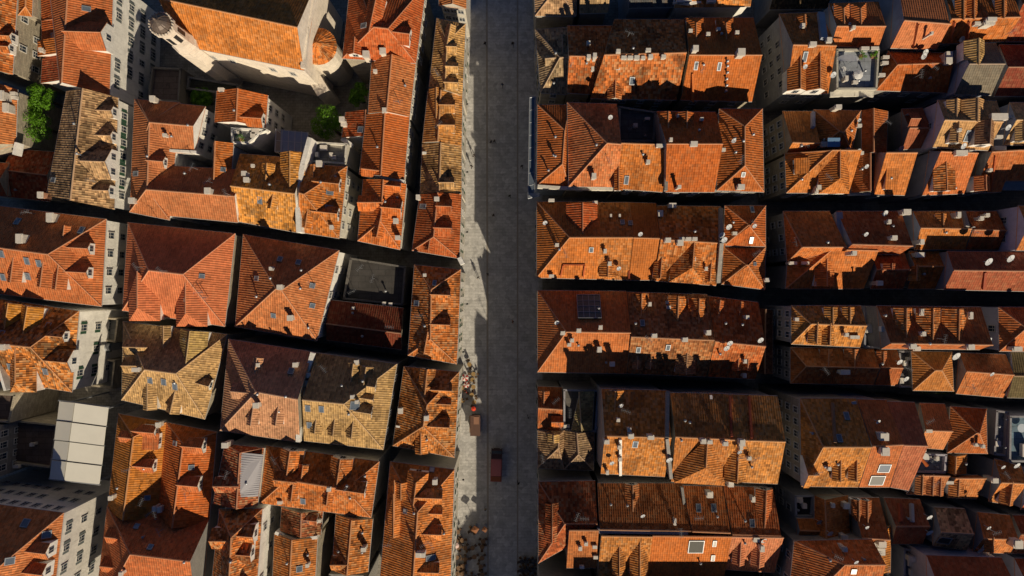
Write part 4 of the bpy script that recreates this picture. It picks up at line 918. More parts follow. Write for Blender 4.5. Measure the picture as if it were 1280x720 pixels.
b = H('dark plain house at the right frame edge, second row', DEEP, GREYW, 13.5); b.roof((1249, 56), (1480, 56), (1480, 121), (1243, 120), ((1250, 84), (1480, 84)), col=(.25, .07, .045, .2))

b = H('left corner house of the far right third row, plain red with a lit lower slope', RED, STONE, 13.2)
b.roof((978, 139), (1016, 139), (1016, 192), (983, 192), ((981, 178), (1016, 179)), col=(.58, .19, .05, .2), rise=2.6); b.rpar([(1015, 142), (1015, 160)], w=.5, h=.6, col=LILAC); b.wins('L', 3, 4)
b = H('pyramid roof with white dish and blue tank, far right third row', ORANGE, GREYW, 13.6)
b.roof((1017, 137), (1076, 138), (1064, 190), (1017, 190), ((1049, 164), (1054, 166)), hip='LR', col=(.56, .16, .045, .2)); b.chim((1042, 137), (1025, 183), w=1, l=.7); b.ac((1072, 158), w=.7); b.dish((1068, 191)); b.ac((1058, 188), (1074, 192), w=.8)
t = thing('water_tank', 'flat light blue water tank on the red roofs, far right', 'tank', wpt(1042, 178, 0)); X = MB(); X.box(wpt(1042, 178, 16.3), (1.7, 1.3, .7)); X.box(wpt(1042, 178, 16.7), (1.8, 1.4, .08)); X.build('tank', PAINT, t, color=(.16, .30, .50, 0)); X = MB(); X.box(wpt(1042, 178, 15.2), (1.3, 1.0, 1.6)); X.build('stand', METAL, t)
b = H('striped house with a wide diagonal hip and a hipped gable, far right third row', ORANGE, STONE, 13.4)
b.roof((981, 192), (1062, 185), (1061, 241), (983, 241), ((1040, 188), (1062, 188)), hip='L', col=(.58, .18, .045, .25), rise=3.8); b.dorm(1042, 241, 'D', 4.5, 1.5, .85, hipf=True); b.dorm(994, 208, 'L', 2.2, .9, shed=True); b.chim((1020, 236), (1018, 240), w=1, l=.7); b.wins('L', 3, 4)
b = H('striped red lean to roof with white sill, far right third row', RED, STONE, 12.8); b.roof((1064, 194), (1089, 194), (1089, 241), (1064, 241), ((1088, 194), (1088, 241)), 'v', col=(.55, .15, .045, .25), rise=2); b.vent((1075, 212)); b.par([(1060, 243), (1088, 242)], z=12, w=.5, col=CREAM)
b = H('narrow red roof over the pyramid, partly lit, far right third row', RED, GREYW, 13); b.roof((1077, 138), (1110, 139), (1108, 193), (1077, 192), ((1092, 139), (1092, 193)), 'v', col=(.52, .15, .045, .2)); b.dish((1069, 152), r=.3)
b = H('orange lean to beside the grey wall, far right third row', ORANGE, (.3, .3, .34, .3), 13); b.roof((1095, 190), (1133, 190), (1131, 244), (1093, 243), ((1095, 191), (1133, 191)), col=(.60, .19, .055, .2)); b.dorm(1113, 236, 'D', 1.6, 1.2, .6, shed=True)
b = H('plain dark red roof beside the lilac wall, far right third row', DEEP, GREYW, 12.6); b.roof((1127, 136), (1153, 135), (1155, 185), (1128, 187), ((1127, 160), (1154, 160)), col=(.36, .11, .06, .1)); b.dorm(1146, 150, 'R', 2, .8); b.dish((1121, 187))
b = H('tan tiled house with striped dormers and lilac side wall, far right third row', TAN, (.52, .49, .55, 0), 16)
b.roof((1172, 125), (1246, 126), (1235, 188), (1166, 184), ((1178, 150), (1243, 152)), col=(.64, .44, .22, .25)); b.dorm(1191, 126, 'U', 2.0, 1.2, .7); b.dorm(1214, 126, 'U', 3.2, 1.5, .7); b.dorm(1194, 178, 'D', 1.6, 1.4, .6); b.sky((1210, 170), w=1.0, l=1.7); b.dorm(1229, 181, 'D', 2.6, 1.8, .9, col=BROWN)
b.dish((1198, 184)); b.ac((1246, 147), w=2.5, l=1.0); b.ac((1246, 172), w=1); b.dish((1253, 161)); b.wins('L', 1, 2)
b = H('tan tiled house at the right frame edge, third row', TAN, (.3, .34, .42, .1), 15.4); b.roof((1262, 128), (1480, 128), (1480, 182), (1254, 181), ((1264, 150), (1480, 150)), col=(.64, .44, .22, .25)); b.dorm(1276, 176, 'D', 1.7, 1.4); b.ac((1260, 147), w=2.2); b.par([(1244, 185), (1258, 185)], z=15, w=.7)
b = H('orange roof with a wide mottled gable, lower part of far right third row', ORANGE, (.3, .3, .35, .2), 13.6)
b.roof((1162, 188), (1207, 190), (1205, 242), (1153, 244), ((1163, 189), (1207, 191)), col=(.60, .2, .07, .2), rise=3); b.dorm(1180, 238, 'D', 3.2, 1.6, .35, col=OLDO); b.ac((1199, 192), w=1.8, l=.8)
b = H('orange roof with a dark striped gable, lower part of far right third row', ORANGE, GREYW, 13.4)
b.roof((1224, 190), (1257, 187), (1251, 240), (1216, 241), ((1224, 191), (1257, 189)), col=(.60, .2, .07, .25), rise=3); b.dorm(1227, 238, 'D', 2.2, 1.6); b.rpar([(1243, 195), (1238, 238)], w=.2, h=.3, col=RED)
b = H('orange tiled roof at the right frame edge above a blue glass canopy', ORANGE, GREYW, 13.2); b.roof((1259, 186), (1480, 184), (1480, 226), (1256, 226), ((1259, 188), (1480, 187)), col=(.58, .19, .06, .3), rise=2.6)
X = MB(); X.face([wpt(1253, 238, 12.5), wpt(1480, 238, 12.5), wpt(1480, 227, 12.8), wpt(1254, 227, 12.8)]); X.build('glass_canopy', SKYG, b.root)

b = H('house with a small lit trapezoid slope, left end of far right fourth row', RED, GREYW, 13.4)
b.roof((979, 264), (1037, 264), (1046, 329), (984, 328), ((1003, 309), (1046, 309)), hip='L', col=(.55, .17, .05, .3), rise=4); b.chim((989, 329), (1004, 329), w=1.1, l=.4, h=.5); b.wins('L', 3, 4)
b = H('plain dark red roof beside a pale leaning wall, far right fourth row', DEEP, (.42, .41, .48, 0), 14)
b.roof((1046, 264), (1126, 264), (1124, 318), (1052, 318), ((1049, 305), (1126, 307)), col=(.42, .12, .045, .3), rise=3.6); b.rpar([(1047, 266), (1049, 300)], w=1.0, h=.6, col=LILAC); b.dish((1101, 267)); b.chim((1112, 298), (1065, 307), w=.7, l=.7); b.chim((1128, 266), w=1.2, l=1)
b = H('dark house with one lit corner, far right fourth row', RED, (.36, .42, .5, .1), 13.6)
b.roof((1141, 264), (1203, 264), (1206, 312), (1143, 312), ((1143, 285), (1206, 286)), col=(.56, .19, .05, .3)); b.chim((1146, 303), (1190, 270), w=.6, l=.8); b.dorm(1176, 268, 'U', 1.5, .8); b.rpar([(1203, 266), (1208, 284)], w=.6, h=.4, col=GREYW)
b = H('dark house with a thin lit ridge, far right fourth row', RED, GREYW, 13.5)
b.roof((1206, 264), (1246, 264), (1248, 312), (1207, 312), ((1208, 287), (1248, 288)), col=(.50, .16, .055, .3)); b.dish((1209, 287)); b.chim((1219, 274), (1227, 270), w=.6, l=.5)
b = H('orange roof behind a lilac wall with two windows, right edge of fourth row', OLDO, (.56, .52, .62, 0), 18)
b.roof((1273, 257), (1480, 257), (1480, 314), (1270, 313), ((1274, 285), (1480, 285)), col=(.60, .2, .06, .3)); b.wins('L', 2, 1, top=3.5)
b = H('striped gable house with diagonal lit hip, lower half of far right fourth row', RED, GREYW, 13.2)
b.roof((984, 331), (1084, 312), (1080, 361), (982, 361), ((1040, 312), (1084, 313)), hip='L', col=(.56, .175, .05, .25), rise=3.4); b.dorm(1030, 357, 'D', 2.8, 1.6, .6); b.chim((1062, 317), (1017, 355), w=.6, l=.6)
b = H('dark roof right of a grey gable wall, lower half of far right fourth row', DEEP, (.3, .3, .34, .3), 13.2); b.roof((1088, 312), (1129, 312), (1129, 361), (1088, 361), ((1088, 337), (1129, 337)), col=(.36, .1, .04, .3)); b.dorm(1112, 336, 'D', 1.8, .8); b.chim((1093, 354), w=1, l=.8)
b = H('small striped orange roof between two grey walls, lower half of far right fourth row', OLDO, (.3, .3, .34, .3), 13.1); b.roof((1136, 314), (1175, 314), (1174, 361), (1134, 361), ((1137, 333), (1175, 333)), col=(.60, .21, .05, .35)); b.dorm(1143, 350, 'D', 1.8, 1.0, .6); b.chim((1144, 319), w=1.6, l=.6)
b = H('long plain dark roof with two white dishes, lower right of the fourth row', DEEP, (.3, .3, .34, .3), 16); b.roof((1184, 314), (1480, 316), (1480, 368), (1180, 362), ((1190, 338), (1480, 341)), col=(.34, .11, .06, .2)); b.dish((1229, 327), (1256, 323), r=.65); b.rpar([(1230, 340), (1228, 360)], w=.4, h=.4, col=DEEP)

b = H('bright mottled lower slope house with tiny white signs, far right fifth row', OLDO, (.3, .32, .36, .3), 17)
b.roof((989, 382), (1076, 382), (1075, 434), (989, 430), ((1014, 405), (1076, 407)), hip='L', col=(.62, .23, .06, .55)); b.dorm(1038, 385, 'U', 1.8, 1.3); b.dorm(1060, 385, 'U', 1.6, 1.1); b.dorm(1018, 428, 'D', 1.8, 1.2); b.ac((1063, 421), (1069, 421), w=.7); b.ac((994, 399), w=.6); b.dorm(1034, 430, 'D', 1.7, 1.3); b.wins('L', 3, 4)
b = H('grey sloped terrace wall between mottled and dark roofs, far right fifth row', (.2, .19, .21, .1), (.3, .3, .34, .2), 13, 'terrace', 'roof_terrace', None); b.roof((1080, 382), (1095, 382), (1101, 436), (1078, 434)); b.chim((1081, 410), w=1, l=1.2)
b = H('wide dark roof with three large striped dormers facing up, far right fifth row', RED, GREYW, 17.5)
b.roof((1096, 382), (1226, 384), (1225, 437), (1102, 436), ((1100, 429), (1226, 431)), col=(.50, .15, .05, .25)); b.dorm(1128, 386, 'U', 2.6, 1.1, .8, maxl=3, col=OLDO); b.dorm(1160, 386, 'U', 3.4, 1.2, .7, maxl=3, col=OLDO); b.dorm(1192, 387, 'U', 3.4, 1.2, .7, maxl=3, col=OLDO); b.chim((1146, 390), (1205, 394), w=.4, l=.9); b.chim((1134, 432), (1140, 435), (1206, 433), w=.9, l=.7); b.ac((1102, 411), w=.8, l=.8); b.vent((1104, 394))
b = H('hipped roof beside a lilac wall with one window, right edge of fifth row', RED, (.48, .47, .56, 0), 16); b.roof((1248, 384), (1480, 384), (1480, 441), (1249, 439), ((1283, 410), (1480, 410)), hip='L', col=(.56, .18, .06, .25)); b.chim((1263, 435), w=1.4, l=.6); b.wins('L', 1, 1); b.dish((1229, 424))
b = H('dark roof with thin lit ridge hooks, lower half of far right fifth row', RED, (.34, .36, .4, .3), 13.2); b.roof((988, 434), (1092, 436), (1092, 481), (988, 479), ((1008, 458), (1092, 460)), hip='L', col=(.52, .16, .05, .35)); b.dorm(1033, 437, 'U', 1.8, 1.0); b.dorm(1065, 437, 'U', 2.2, 1.0); b.chim((1051, 464), w=1.3, l=.8); b.wins('L', 3, 4)
b = H('narrow dark roof with a white dish, lower half of far right fifth row', RED, GREYW, 13); b.roof((1095, 437), (1121, 437), (1121, 482), (1093, 481), ((1095, 459), (1121, 460)), col=(.45, .14, .05, .3)); b.dish((1119, 451)); b.dorm(1102, 440, 'U', 1.4, 1)
b = H('grey stone terrace with a dish left of the pyramid roof, far right', (.18, .17, .18, 0), (.32, .31, .33, .4), 12.4, 'terrace', 'roof_terrace', None); b.roof((1122, 438), (1138, 438), (1140, 484), (1122, 484)); b.dish((1127, 472)); b.ac((1134, 448), w=.7)
b = H('bright orange pyramid roof with green vines along its lower eave', ORANGE, GREYW, 14)
b.roof((1139, 439), (1190, 440), (1192, 489), (1141, 488), ((1169, 463), (1177, 463)), hip='LR', col=(.60, .21, .06, .2)); b.dish((1189, 444), r=.7)
b = H('salmon roof half in shadow beside the bright pyramid', SALMON, (.3, .3, .34, .3), 13.6); b.roof((1199, 441), (1257, 443), (1254, 497), (1195, 492), ((1203, 464), (1257, 468)), col=(.58, .2, .07, .3))
b = H('flat olive brown roof at the right frame edge, fifth row', (.16, .13, .07, 0), (.38, .38, .45, 0), 14.5); b.roof((1264, 440), (1480, 440), (1480, 502), (1259, 497), ((1266, 470), (1480, 472)), col=(.17, .13, .07, .1), slope=.25)

b = H('large hipped house with a diagonal striped corner, left end of far right sixth row', OLDO, (.36, .33, .30, .8), 18)
b.roof((1000, 498), (1070, 498), (1073, 609), (1002, 608), ((1029, 559), (1073, 559)), hip='L', col=(.62, .235, .06, .45)); b.dorm(1005, 590, 'L', 4.6, .8, .8, win=False); b.dorm(1047, 599, 'D', 1.6, 1.3); b.dorm(1067, 599, 'D', 1.6, 1.3); b.sky((1058, 520), (1049, 548)); b.wins('L', 6, 4); b.rpar([(1040, 505), (1043, 554)], w=.4, h=.3, col=BROWN)
b = H('smooth orange roof with a square hole and glazed hatch, far right sixth row', ORANGE, (.4, .4, .48, .1), 17.8)
b.roof((1071, 499), (1108, 500), (1112, 609), (1074, 609), ((1072, 559), (1110, 557)), col=(.56, .19, .07, .15)); b.sky((1105, 585), w=1.8, l=1.5); b.sky((1096, 600), w=2.2, l=1.8, mat=DARK); b.sky((1083, 570), w=.6, l=.6); b.chim((1100, 544), (1101, 562), w=1.2, l=1.2); b.rpar([(1066, 502), (1074, 552)], w=.7, h=.4, col=LILAC)
b = H('pinkish red roof beside the grey wall, far right sixth row', (.5, .17, .12, .3), GREYW, 17.4)
b.roof((1109, 502), (1143, 503), (1136, 613), (1113, 609), ((1110, 556), (1141, 557)), col=(.50, .16, .09, .15)); b.sky((1118, 541), w=1, l=1)
b = H('small salmon lower slope above the terrace with orange parasol', SALMON, GREYW, 14); b.roof((1150, 504), (1181, 505), (1179, 562), (1144, 559), ((1152, 538), (1182, 539)), col=(.58, .21, .09, .1)); b.chim((1153, 536), w=.9, l=.5)
b = H('blue grey roof terrace with white rails and an orange folded parasol', (.27, .30, .34, 0), (.5, .48, .55, 0), 13.5, 'terrace', 'roof_terrace', None); b.roof((1142, 566), (1182, 567), (1180, 591), (1140, 590)); b.ac((1150, 562), (1184, 602), w=1.2)
b = H('striped twin gable roof below the parasol terrace, far right', OLDO, (.5, .48, .55, 0), 13.2); b.roof((1142, 593), (1177, 594), (1175, 620), (1133, 618), ((1142, 594), (1177, 595)), col=(.58, .19, .08, .2), rise=2); b.dorm(1149, 616, 'D', 1.5, 1.3, .6); b.dorm(1162, 617, 'D', 1.5, 1.3, .6); b.dorm(1172, 618, 'D', 1.3, 1.2, .6)
b = H('big hipped roof with a dark cross shadow, far right sixth row', RED, GREYW, 14)
b.roof((1188, 508), (1233, 511), (1234, 567), (1184, 566), ((1221, 541), (1224, 542)), hip='LR', col=(.56, .18, .05, .25)); b.chim((1220, 555), w=.4, l=.4, h=1.5)
b = H('small yellow orange gable below the big hipped roof, far right', YEL, GREYW, 13); b.roof((1184, 568), (1209, 568), (1208, 592), (1184, 591), ((1195, 568), (1194, 592)), 'v', col=(.58, .22, .05, .3))
b = H('low dark roof with an arched orange dormer, far right sixth row', RED, GREYW, 12.6); b.roof((1184, 594), (1222, 594), (1221, 624), (1184, 622), ((1184, 598), (1222, 598)), col=(.52, .18, .06, .3), rise=2); b.dorm(1194, 618, 'D', 2.2, 1.0, .5); b.ac((1183, 602), w=1.2)
b = H('blue terrace with a white table at the right frame edge, sixth row', (.16, .24, .30, 0), (.34, .34, .36, .3), 13.4, 'terrace', 'roof_terrace', None); b.roof((1260, 519), (1480, 520), (1480, 580), (1259, 577)); b.ac((1279, 562), w=1.2, l=2); b.dish((1264, 579), r=.55)
b = H('grey wall block left of the blue terrace, far right', (.2, .2, .22, 0), (.32, .31, .33, .3), 13, 'terrace', 'roof_terrace', None); b.roof((1243, 512), (1259, 514), (1257, 570), (1240, 568))
b = H('brown roof with a bright lower slope and gable dormer, right edge of sixth row', OLDO, (.3, .31, .36, .2), 13.6); b.roof((1243, 573), (1276, 582), (1264, 631), (1236, 627), ((1246, 603), (1269, 604)), col=(.58, .21, .06, .35)); b.dorm(1256, 629, 'D', 2.0, 1.3); b.chim((1237, 598), w=.9, l=.9)
b = H('lilac walled corner house at the right frame edge below the blue terrace', RED, (.52, .5, .6, 0), 13); b.roof((1282, 585), (1480, 585), (1480, 640), (1276, 637), ((1282, 612), (1480, 612)))
b = H('tiny orange gable house beside the seventh row court, far right', ORANGE, (.32, .31, .27, .4), 13.2); b.roof((1018, 619), (1060, 619), (1063, 676), (1018, 672), ((1031, 619), (1033, 672)), 'v', col=(.54, .17, .05, .25)); b.chim((1053, 629), (1050, 668), w=.9, l=.8); b.dish((1020, 649)); b.dish((1033, 663))
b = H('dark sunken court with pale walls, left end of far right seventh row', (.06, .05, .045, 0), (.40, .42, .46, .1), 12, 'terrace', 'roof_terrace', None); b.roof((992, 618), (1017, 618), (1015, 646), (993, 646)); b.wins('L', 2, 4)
b = H('low red roof with a lit trapezoid slope, far right seventh row', ORANGE, (.38, .42, .48, .1), 13); b.roof((996, 648), (1019, 648), (1030, 679), (996, 677), ((996, 663), (1028, 664)), col=(.58, .2, .06, .15))
b = H('dark house with slim lit upward dormers, far right seventh row', RED, GREYW, 13.4); b.roof((1064, 622), (1099, 622), (1100, 680), (1066, 678), ((1065, 672), (1100, 674)), col=(.48, .14, .05, .25), rise=3); b.dorm(1071, 625, 'U', 1.5, 1.2); b.dorm(1082, 626, 'U', 1.5, 1.2)
b = H('large shaded hipped roof at the bottom edge, far right', RED, GREYW, 17); b.roof((993, 676), (1090, 674), (1088, 780), (982, 780), ((1056, 706), (1088, 706)), hip='L', col=(.52, .16, .05, .35), rise=4); b.sky((1067, 714), w=.8, l=.8); b.chim((1050, 682), w=.7, l=.6); b.vent((1049, 681)); b.wins('L', 3, 4)
b = H('bright irregular orange roof with chimneys and stored boxes, bottom right', OLDO, GREYW, 13.6); b.roof((1090, 672), (1114, 656), (1113, 716), (1089, 712), ((1102, 664), (1101, 714)), 'v', col=(.62, .24, .05, .45), rise=1.2); b.ac((1089, 684), (1099, 688), (1094, 692), w=1.2, l=1.1); b.chim((1084, 678), (1096, 676), w=1.1, l=.9)
b = H('dull red roofs with two white ridge marks, far right seventh row', DEEP, GREYW, 13); b.roof((1105, 622), (1150, 624), (1153, 680), (1115, 680), ((1106, 658), (1152, 658)), col=(.42, .13, .07, .2)); b.rpar([(1124, 630), (1125, 652)], w=.5, h=.5, col=DEEP); b.rpar([(1138, 630), (1139, 652)], w=.5, h=.5, col=LILAC)
b = H('old speckled roof with a thin bright lower edge, far right seventh row', (.4, .22, .15, .9), (.26, .28, .32, .2), 14); b.roof((1168, 634), (1206, 636), (1208, 688), (1166, 682), ((1172, 665), (1208, 667)), col=(.48, .28, .17, .9)); b.dish((1156, 662), r=.6); b.dish((1156, 643), r=.5); b.sky((1180, 675), w=2, l=1.3, mat=DARK)
b = H('red speckled roof with a bright pointed lower slope, far right seventh row', OLDR, (.26, .28, .32, .2), 13.8); b.roof((1222, 640), (1262, 644), (1262, 692), (1216, 690), ((1223, 673), (1260, 674)), col=(.56, .19, .06, .35)); b.dorm(1236, 688, 'D', 1.6, 1.1); b.dish((1219, 684), r=.6); b.chim((1264, 676), w=1.3, l=1.2)
b = H('dark plain roof at the right frame edge, seventh row', DEEP, GREYW, 13); b.roof((1266, 644), (1480, 646), (1480, 694), (1264, 692), ((1266, 668), (1480, 669)), col=(.3, .09, .04, .3))
b = H('wide red striped roof at the bottom frame edge, far right', RED, (.44, .43, .5, .1), 16.8); b.roof((1158, 694), (1252, 697), (1258, 790), (1160, 790), ((1158, 745), (1256, 745)), col=(.48, .14, .06, .2))
b = H('pale walled cluttered terrace at the bottom edge, far right', (.22, .22, .25, 0), (.4, .4, .45, .2), 12, 'terrace', 'roof_terrace', None); b.roof((1128, 684), (1156, 688), (1154, 790), (1126, 790)); b.ac((1138, 702), (1140, 714), w=1.3, l=1); b.chim((1133, 694), w=.9, l=.9)
b = H('red roof in the bottom right corner of the frame', DEEP, (.44, .43, .5, .1), 13.4); b.roof((1268, 698), (1480, 700), (1480, 790), (1272, 790), ((1268, 745), (1480, 745)), col=(.42, .12, .05, .2))

b = H('shaded corner house wholly below the bottom frame edge, ninth row right of the street', DEEP, GREYW, 17); b.roof((674, 968), (760, 968), (760, 1120), (674, 1120), ((715, 1010), (715, 1080)), 'v', hip='TB')
b = H('shaded house below the bottom frame edge, ninth row away from the street', DEEP, GREYW, 15); b.roof((764, 862), (970, 862), (970, 980), (764, 980), ((764, 920), (970, 920)))
b = H('house below the bottom frame edge in the far right block', DEEP, GREYW, 15); b.roof((990, 805), (1480, 805), (1480, 920), (990, 920), ((990, 862), (1480, 862)))

# small roof clutter: vents, aerials and little flues, more of them on the older roofs
rc = random.Random(21)
for hh in HOUSES:
    for (TL, TR, BR, BL) in hh.px:
        if not (-20 < TL[0] < 1270 and -20 < TL[1] < 710): continue
        area = abs((TR[0]-TL[0])*(BL[1]-TL[1]))
        for _ in range(int(area/1500*rc.uniform(.3, 1.2))+(rc.random() < .5)):
            u, v = rc.uniform(.1, .9), rc.uniform(.12, .88)
            x = (TL[0]*(1-u)+TR[0]*u)*(1-v)+(BL[0]*(1-u)+BR[0]*u)*v; y = (TL[1]*(1-u)+TR[1]*u)*(1-v)+(BL[1]*(1-u)+BR[1]*u)*v
            k = rc.random()
            if k < .42: hh.vent((x, y), h=rc.uniform(.3, .7))
            elif k < .68: hh.ant((x, y), h=rc.uniform(1.4, 2.4))
            elif k < .86: hh.chim((x, y), w=.45, l=.5, h=.8)
            elif x > 640: hh.dish((x, y), r=.38)

for hh in HOUSES:
    if hh.name != 'roof_terrace' or not hh.faces: continue
    q = hh.faces[0][0]; cen = sum(q, Vector())/4
    for _ in range(4):
        u, v = rc.uniform(.15, .85), rc.uniform(.15, .85); p = (q[0]*(1-u)+q[1]*u)*(1-v)+(q[3]*(1-u)+q[2]*u)*v; k_ = F/(CAMH-p.z); px_, py_ = 640+p.x*k_, 360-p.y*k_
        if not (0 < px_ < 1280 and 0 < py_ < 720): continue
        j = rc.random()
        if j < .3: hh.vent((px_, py_), h=.5)
        elif j < .6: hh.ac((px_, py_), w=rc.uniform(.6, 1.2), l=rc.uniform(.4, .9), h=.6, name='storage_box')
        elif j < .8: hh.chim((px_, py_), w=.5, l=.6, h=.7)
        else: hh.ant((px_, py_), h=1.8)
# windows on the fronts towards the street and the lanes
for hh in HOUSES:
    if hh.name != 'town_house' or not hh.px or not hh.walls or len(hh.walls) < 1: continue
    TL, TR, BR, BL = hh.px[0]; cx = sum(p[0] for p in (TL, TR, BR, BL))/4; cy = sum(p[1] for p in (TL, TR, BR, BL))/4
    if not (0 < cx < 1280 and 0 < cy < 720) or hh.wallc == STONE and cx < 480: continue
    def nn(p, q): return max(1, int(math.hypot(p[0]-q[0], p[1]-q[1])/7.9/2.9))
    if 515 < cx < 600: hh.wins('R', min(9, nn(TR, BR)), 3, top=2.2, step=3.6, shut='g')
    elif cx > 640:
        if TL[0] < 680: hh.wins('L', min(9, nn(TL, BL)), 3, top=2.2, step=3.6, shut='g')
        hh.wins('D', min(7, nn(BL, BR)), 2, top=2.2, step=3.4)
# =================================================================== trees and plants
def crown_mesh(rad, n, seed, flat=.8, leaf=.26, clumps=26):
    r = random.Random(seed); m = MB(); cl = []
    for i in range(clumps):
        a = r.uniform(0, 6.283); rr = rad*math.sqrt(r.random())*.82; h = math.sqrt(max(.05, 1-(rr/rad)**2))*rad*flat
        cl.append((Vector((math.cos(a)*rr, math.sin(a)*rr, h*r.uniform(.15, 1))), rad*r.uniform(.2, .34)))
    for i in range(n):
        c, cr = r.choice(cl); d = Vector((r.gauss(0, 1), r.gauss(0, 1), r.gauss(.25, 1))).normalized()
        p = c + d*cr*r.uniform(.65, 1.05); u = Vector((r.gauss(0, 1), r.gauss(0, 1), r.gauss(0, .5))).normalized(); v = (d + Vector((r.gauss(0, .5), r.gauss(0, .5), .5))).normalized().cross(u).normalized()
        s = leaf*r.uniform(.6, 1.3); m.face([p-u*s*.5, p+v*s*.32, p+u*s*.5, p-v*s*.32])
    return m
def tree(label, px, py, H_, rad, seed, mat, base=0, flat=.8):
    top = wpt(px, py, base+H_-rad*.4); t = thing('tree', label, 'tree', (top.x, top.y, base), 'garden trees'); r = random.Random(seed)
    c = Vector((top.x, top.y, base+H_-rad*flat)); m = crown_mesh(rad, 4600, seed, flat, .24, 34); m.v = [(x+c.x, y+c.y, z+c.z) for x, y, z in m.v]; m.build('crown', mat, t)
    b = MB(); b.tube((top.x, top.y, base), (top.x, top.y, c.z), .28, 8, 0, .18)
    for i in range(7):
        a = i*.9+r.random(); b.tube((top.x, top.y, c.z-.6), (top.x+math.cos(a)*rad*.6, top.y+math.sin(a)*rad*.6, c.z+rad*flat*.5), .1, 5, 0, .03)
    b.build('trunk', BARK, t)
LEAF = mat_leaf('leaf_bright', (.13, .31, .010)); LEAF2 = mat_leaf('leaf_mid', (.12, .30, .010)); IVY = mat_leaf('leaf_vine', (.06, .10, .01))
tree('smaller bright green tree, upper of the pair left of the tan roofed house', 49, 121, 11, 2.45, 3, LEAF)
tree('larger bright green tree, lower of the pair left of the tan roofed house', 40, 155, 11, 3.3, 4, LEAF)
tree('green garden tree in the court above the patterned roof terrace', 407, 152, 10.5, 2.7, 5, LEAF)
tree('small dark evergreen in the shaded cloister garden', 252, 122, 5, 2.0, 8, LEAF2)
tree('dark shaded tree right of the church court', 448, 118, 5.5, 2.0, 9, LEAF2)
m = crown_mesh(1.0, 700, 11, .6, .2, 14); c = wpt(1175, 490, 12.8); m.v = [(x*4+c.x, y*.55+c.y, z*.9+c.z-.5) for x, y, z in m.v]; o = m.build('climbing_vine', IVY, None, off=c); o.location = c
tag(o, 'green vines hanging along the eave under the bright pyramid roof', 'plant')
for i, (px, py, z, lab) in enumerate(((301, 174, 14, 'green shrub in a pot on the terrace beside the blue wall'), (1092, 70, 14, 'dark potted bush in the upper corner of the blue grey terrace, far right'), (1077, 70, 14, 'brownish potted bush beside the white awning, far right terrace'))):
    t = thing('potted_plant', lab, 'plant', wpt(px, py, z-.4), 'potted plants'); p = wpt(px, py, z)
    X = MB(); X.lathe(p-Vector((0, 0, .6)), [(.25, 0), (.35, .6)], 10); X.build('pot', PAINT, t, color=(.4, .2, .12, 0))
    m = crown_mesh(.8, 260, 20+i, .9, .16, 9); m.v = [(x+p.x, y+p.y, z_+p.z) for x, y, z_ in m.v]; m.build('foliage', LEAF2, t)

# =================================================================== terrace furniture
def parasol(label, px, py, z, r, col, n=8, stripe=False, closed=False, group='parasols', base=None):
    base = z-2.4 if base is None else base; c = wpt(px, py, z); t = thing('parasol', label, 'parasol', (c.x, c.y, base), group)
    X = MB(); X.tube((c.x, c.y, base), (c.x, c.y, z+.25), .035, 6); X.build('pole', METAL, t); X = MB(); X.lathe((c.x, c.y, base), [(.3, 0), (.3, .1), (.06, .14)], 10); X.build('base', METAL, t)
    X = MB()
    for i in range(n):
        a0, a1 = 2*math.pi*i/n+.2, 2*math.pi*(i+1)/n+.2; p0 = Vector((math.cos(a0)*r, math.sin(a0)*r, 0)); p1 = Vector((math.cos(a1)*r, math.sin(a1)*r, 0)); mid = (p0+p1)*.47
        top = c+Vector((0, 0, r*.32)); sc = 1 if stripe and i % 2 else 0; X.face([c+p0, c+mid+Vector((0, 0, .04)), top], sc); X.face([c+mid+Vector((0, 0, .04)), c+p1, top], sc); X.face([c+p0, c+p1, c+mid+Vector((0, 0, .04))], sc)
        X.face([c+p0-Vector((0, 0, .18)), c+p1-Vector((0, 0, .18)), c+p1, c+p0])
    X.build('canopy', [CLOTH, WHITE], t, color=(*col, 0)); return t
def table(label, px, py, z, r=.4, col=(.5, .33, .12), group='cafe tables'):
    c = wpt(px, py, z); t = thing('cafe_table', label, 'table', (c.x, c.y, z), group)
    X = MB(); X.lathe(c, [(r, .70), (r, .75)], 14); X.build('table_top', PAINT, t, color=(*col, 0)); X = MB(); X.tube(c, c+Vector((0, 0, .7)), .04); X.lathe(c, [(.22, 0), (.22, .03)], 10); X.build('pedestal', METAL, t); return t
def chair_proto():
    t = thing('cafe_chair', 'proto', 'chair', (0, 0, 0)); X = MB(); X.box((0, 0, .44), (.44, .44, .06)); X.build('seat', PAINT, t, color=(.14, .08, .04, 0))
    X = MB(); X.box((0, -.2, .7), (.42, .05, .42)); X.build('backrest', PAINT, t, color=(.14, .08, .04, 0))
    for sx in (-1, 1):
        for sy in (-1, 1): X = MB(); X.tube((sx*.19, sy*.19, 0), (sx*.19, sy*.19, .42), .02, 5); X.build('leg', METAL, t)
    return t
def copy_tree(o, loc, rot, label, group):
    r = o.copy(); COL.objects.link(r); r.location = loc; r.rotation_euler = (0, 0, rot); r['label'] = label; r['group'] = group
    for ch in o.children: c = ch.copy(); COL.objects.link(c); c.parent = r
    return r
CH = chair_proto(); used = [False]
def chair(x, y, rot, label, group):
    if not used[0]:
        used[0] = True; CH.location = (x, y, .01); CH.rotation_euler = (0, 0, rot); CH['label'] = label; CH['group'] = group; return
    copy_tree(CH, (x, y, .01), rot, label, group)
def around(px, py, n, lab, grp, r=.72, off=0.):
    c = wpt(px, py, 0)
    for i in range(n):
        a = off+2*math.pi*i/n; chair(c.x+math.cos(a)*r, c.y+math.sin(a)*r, a+math.pi/2, lab, grp)

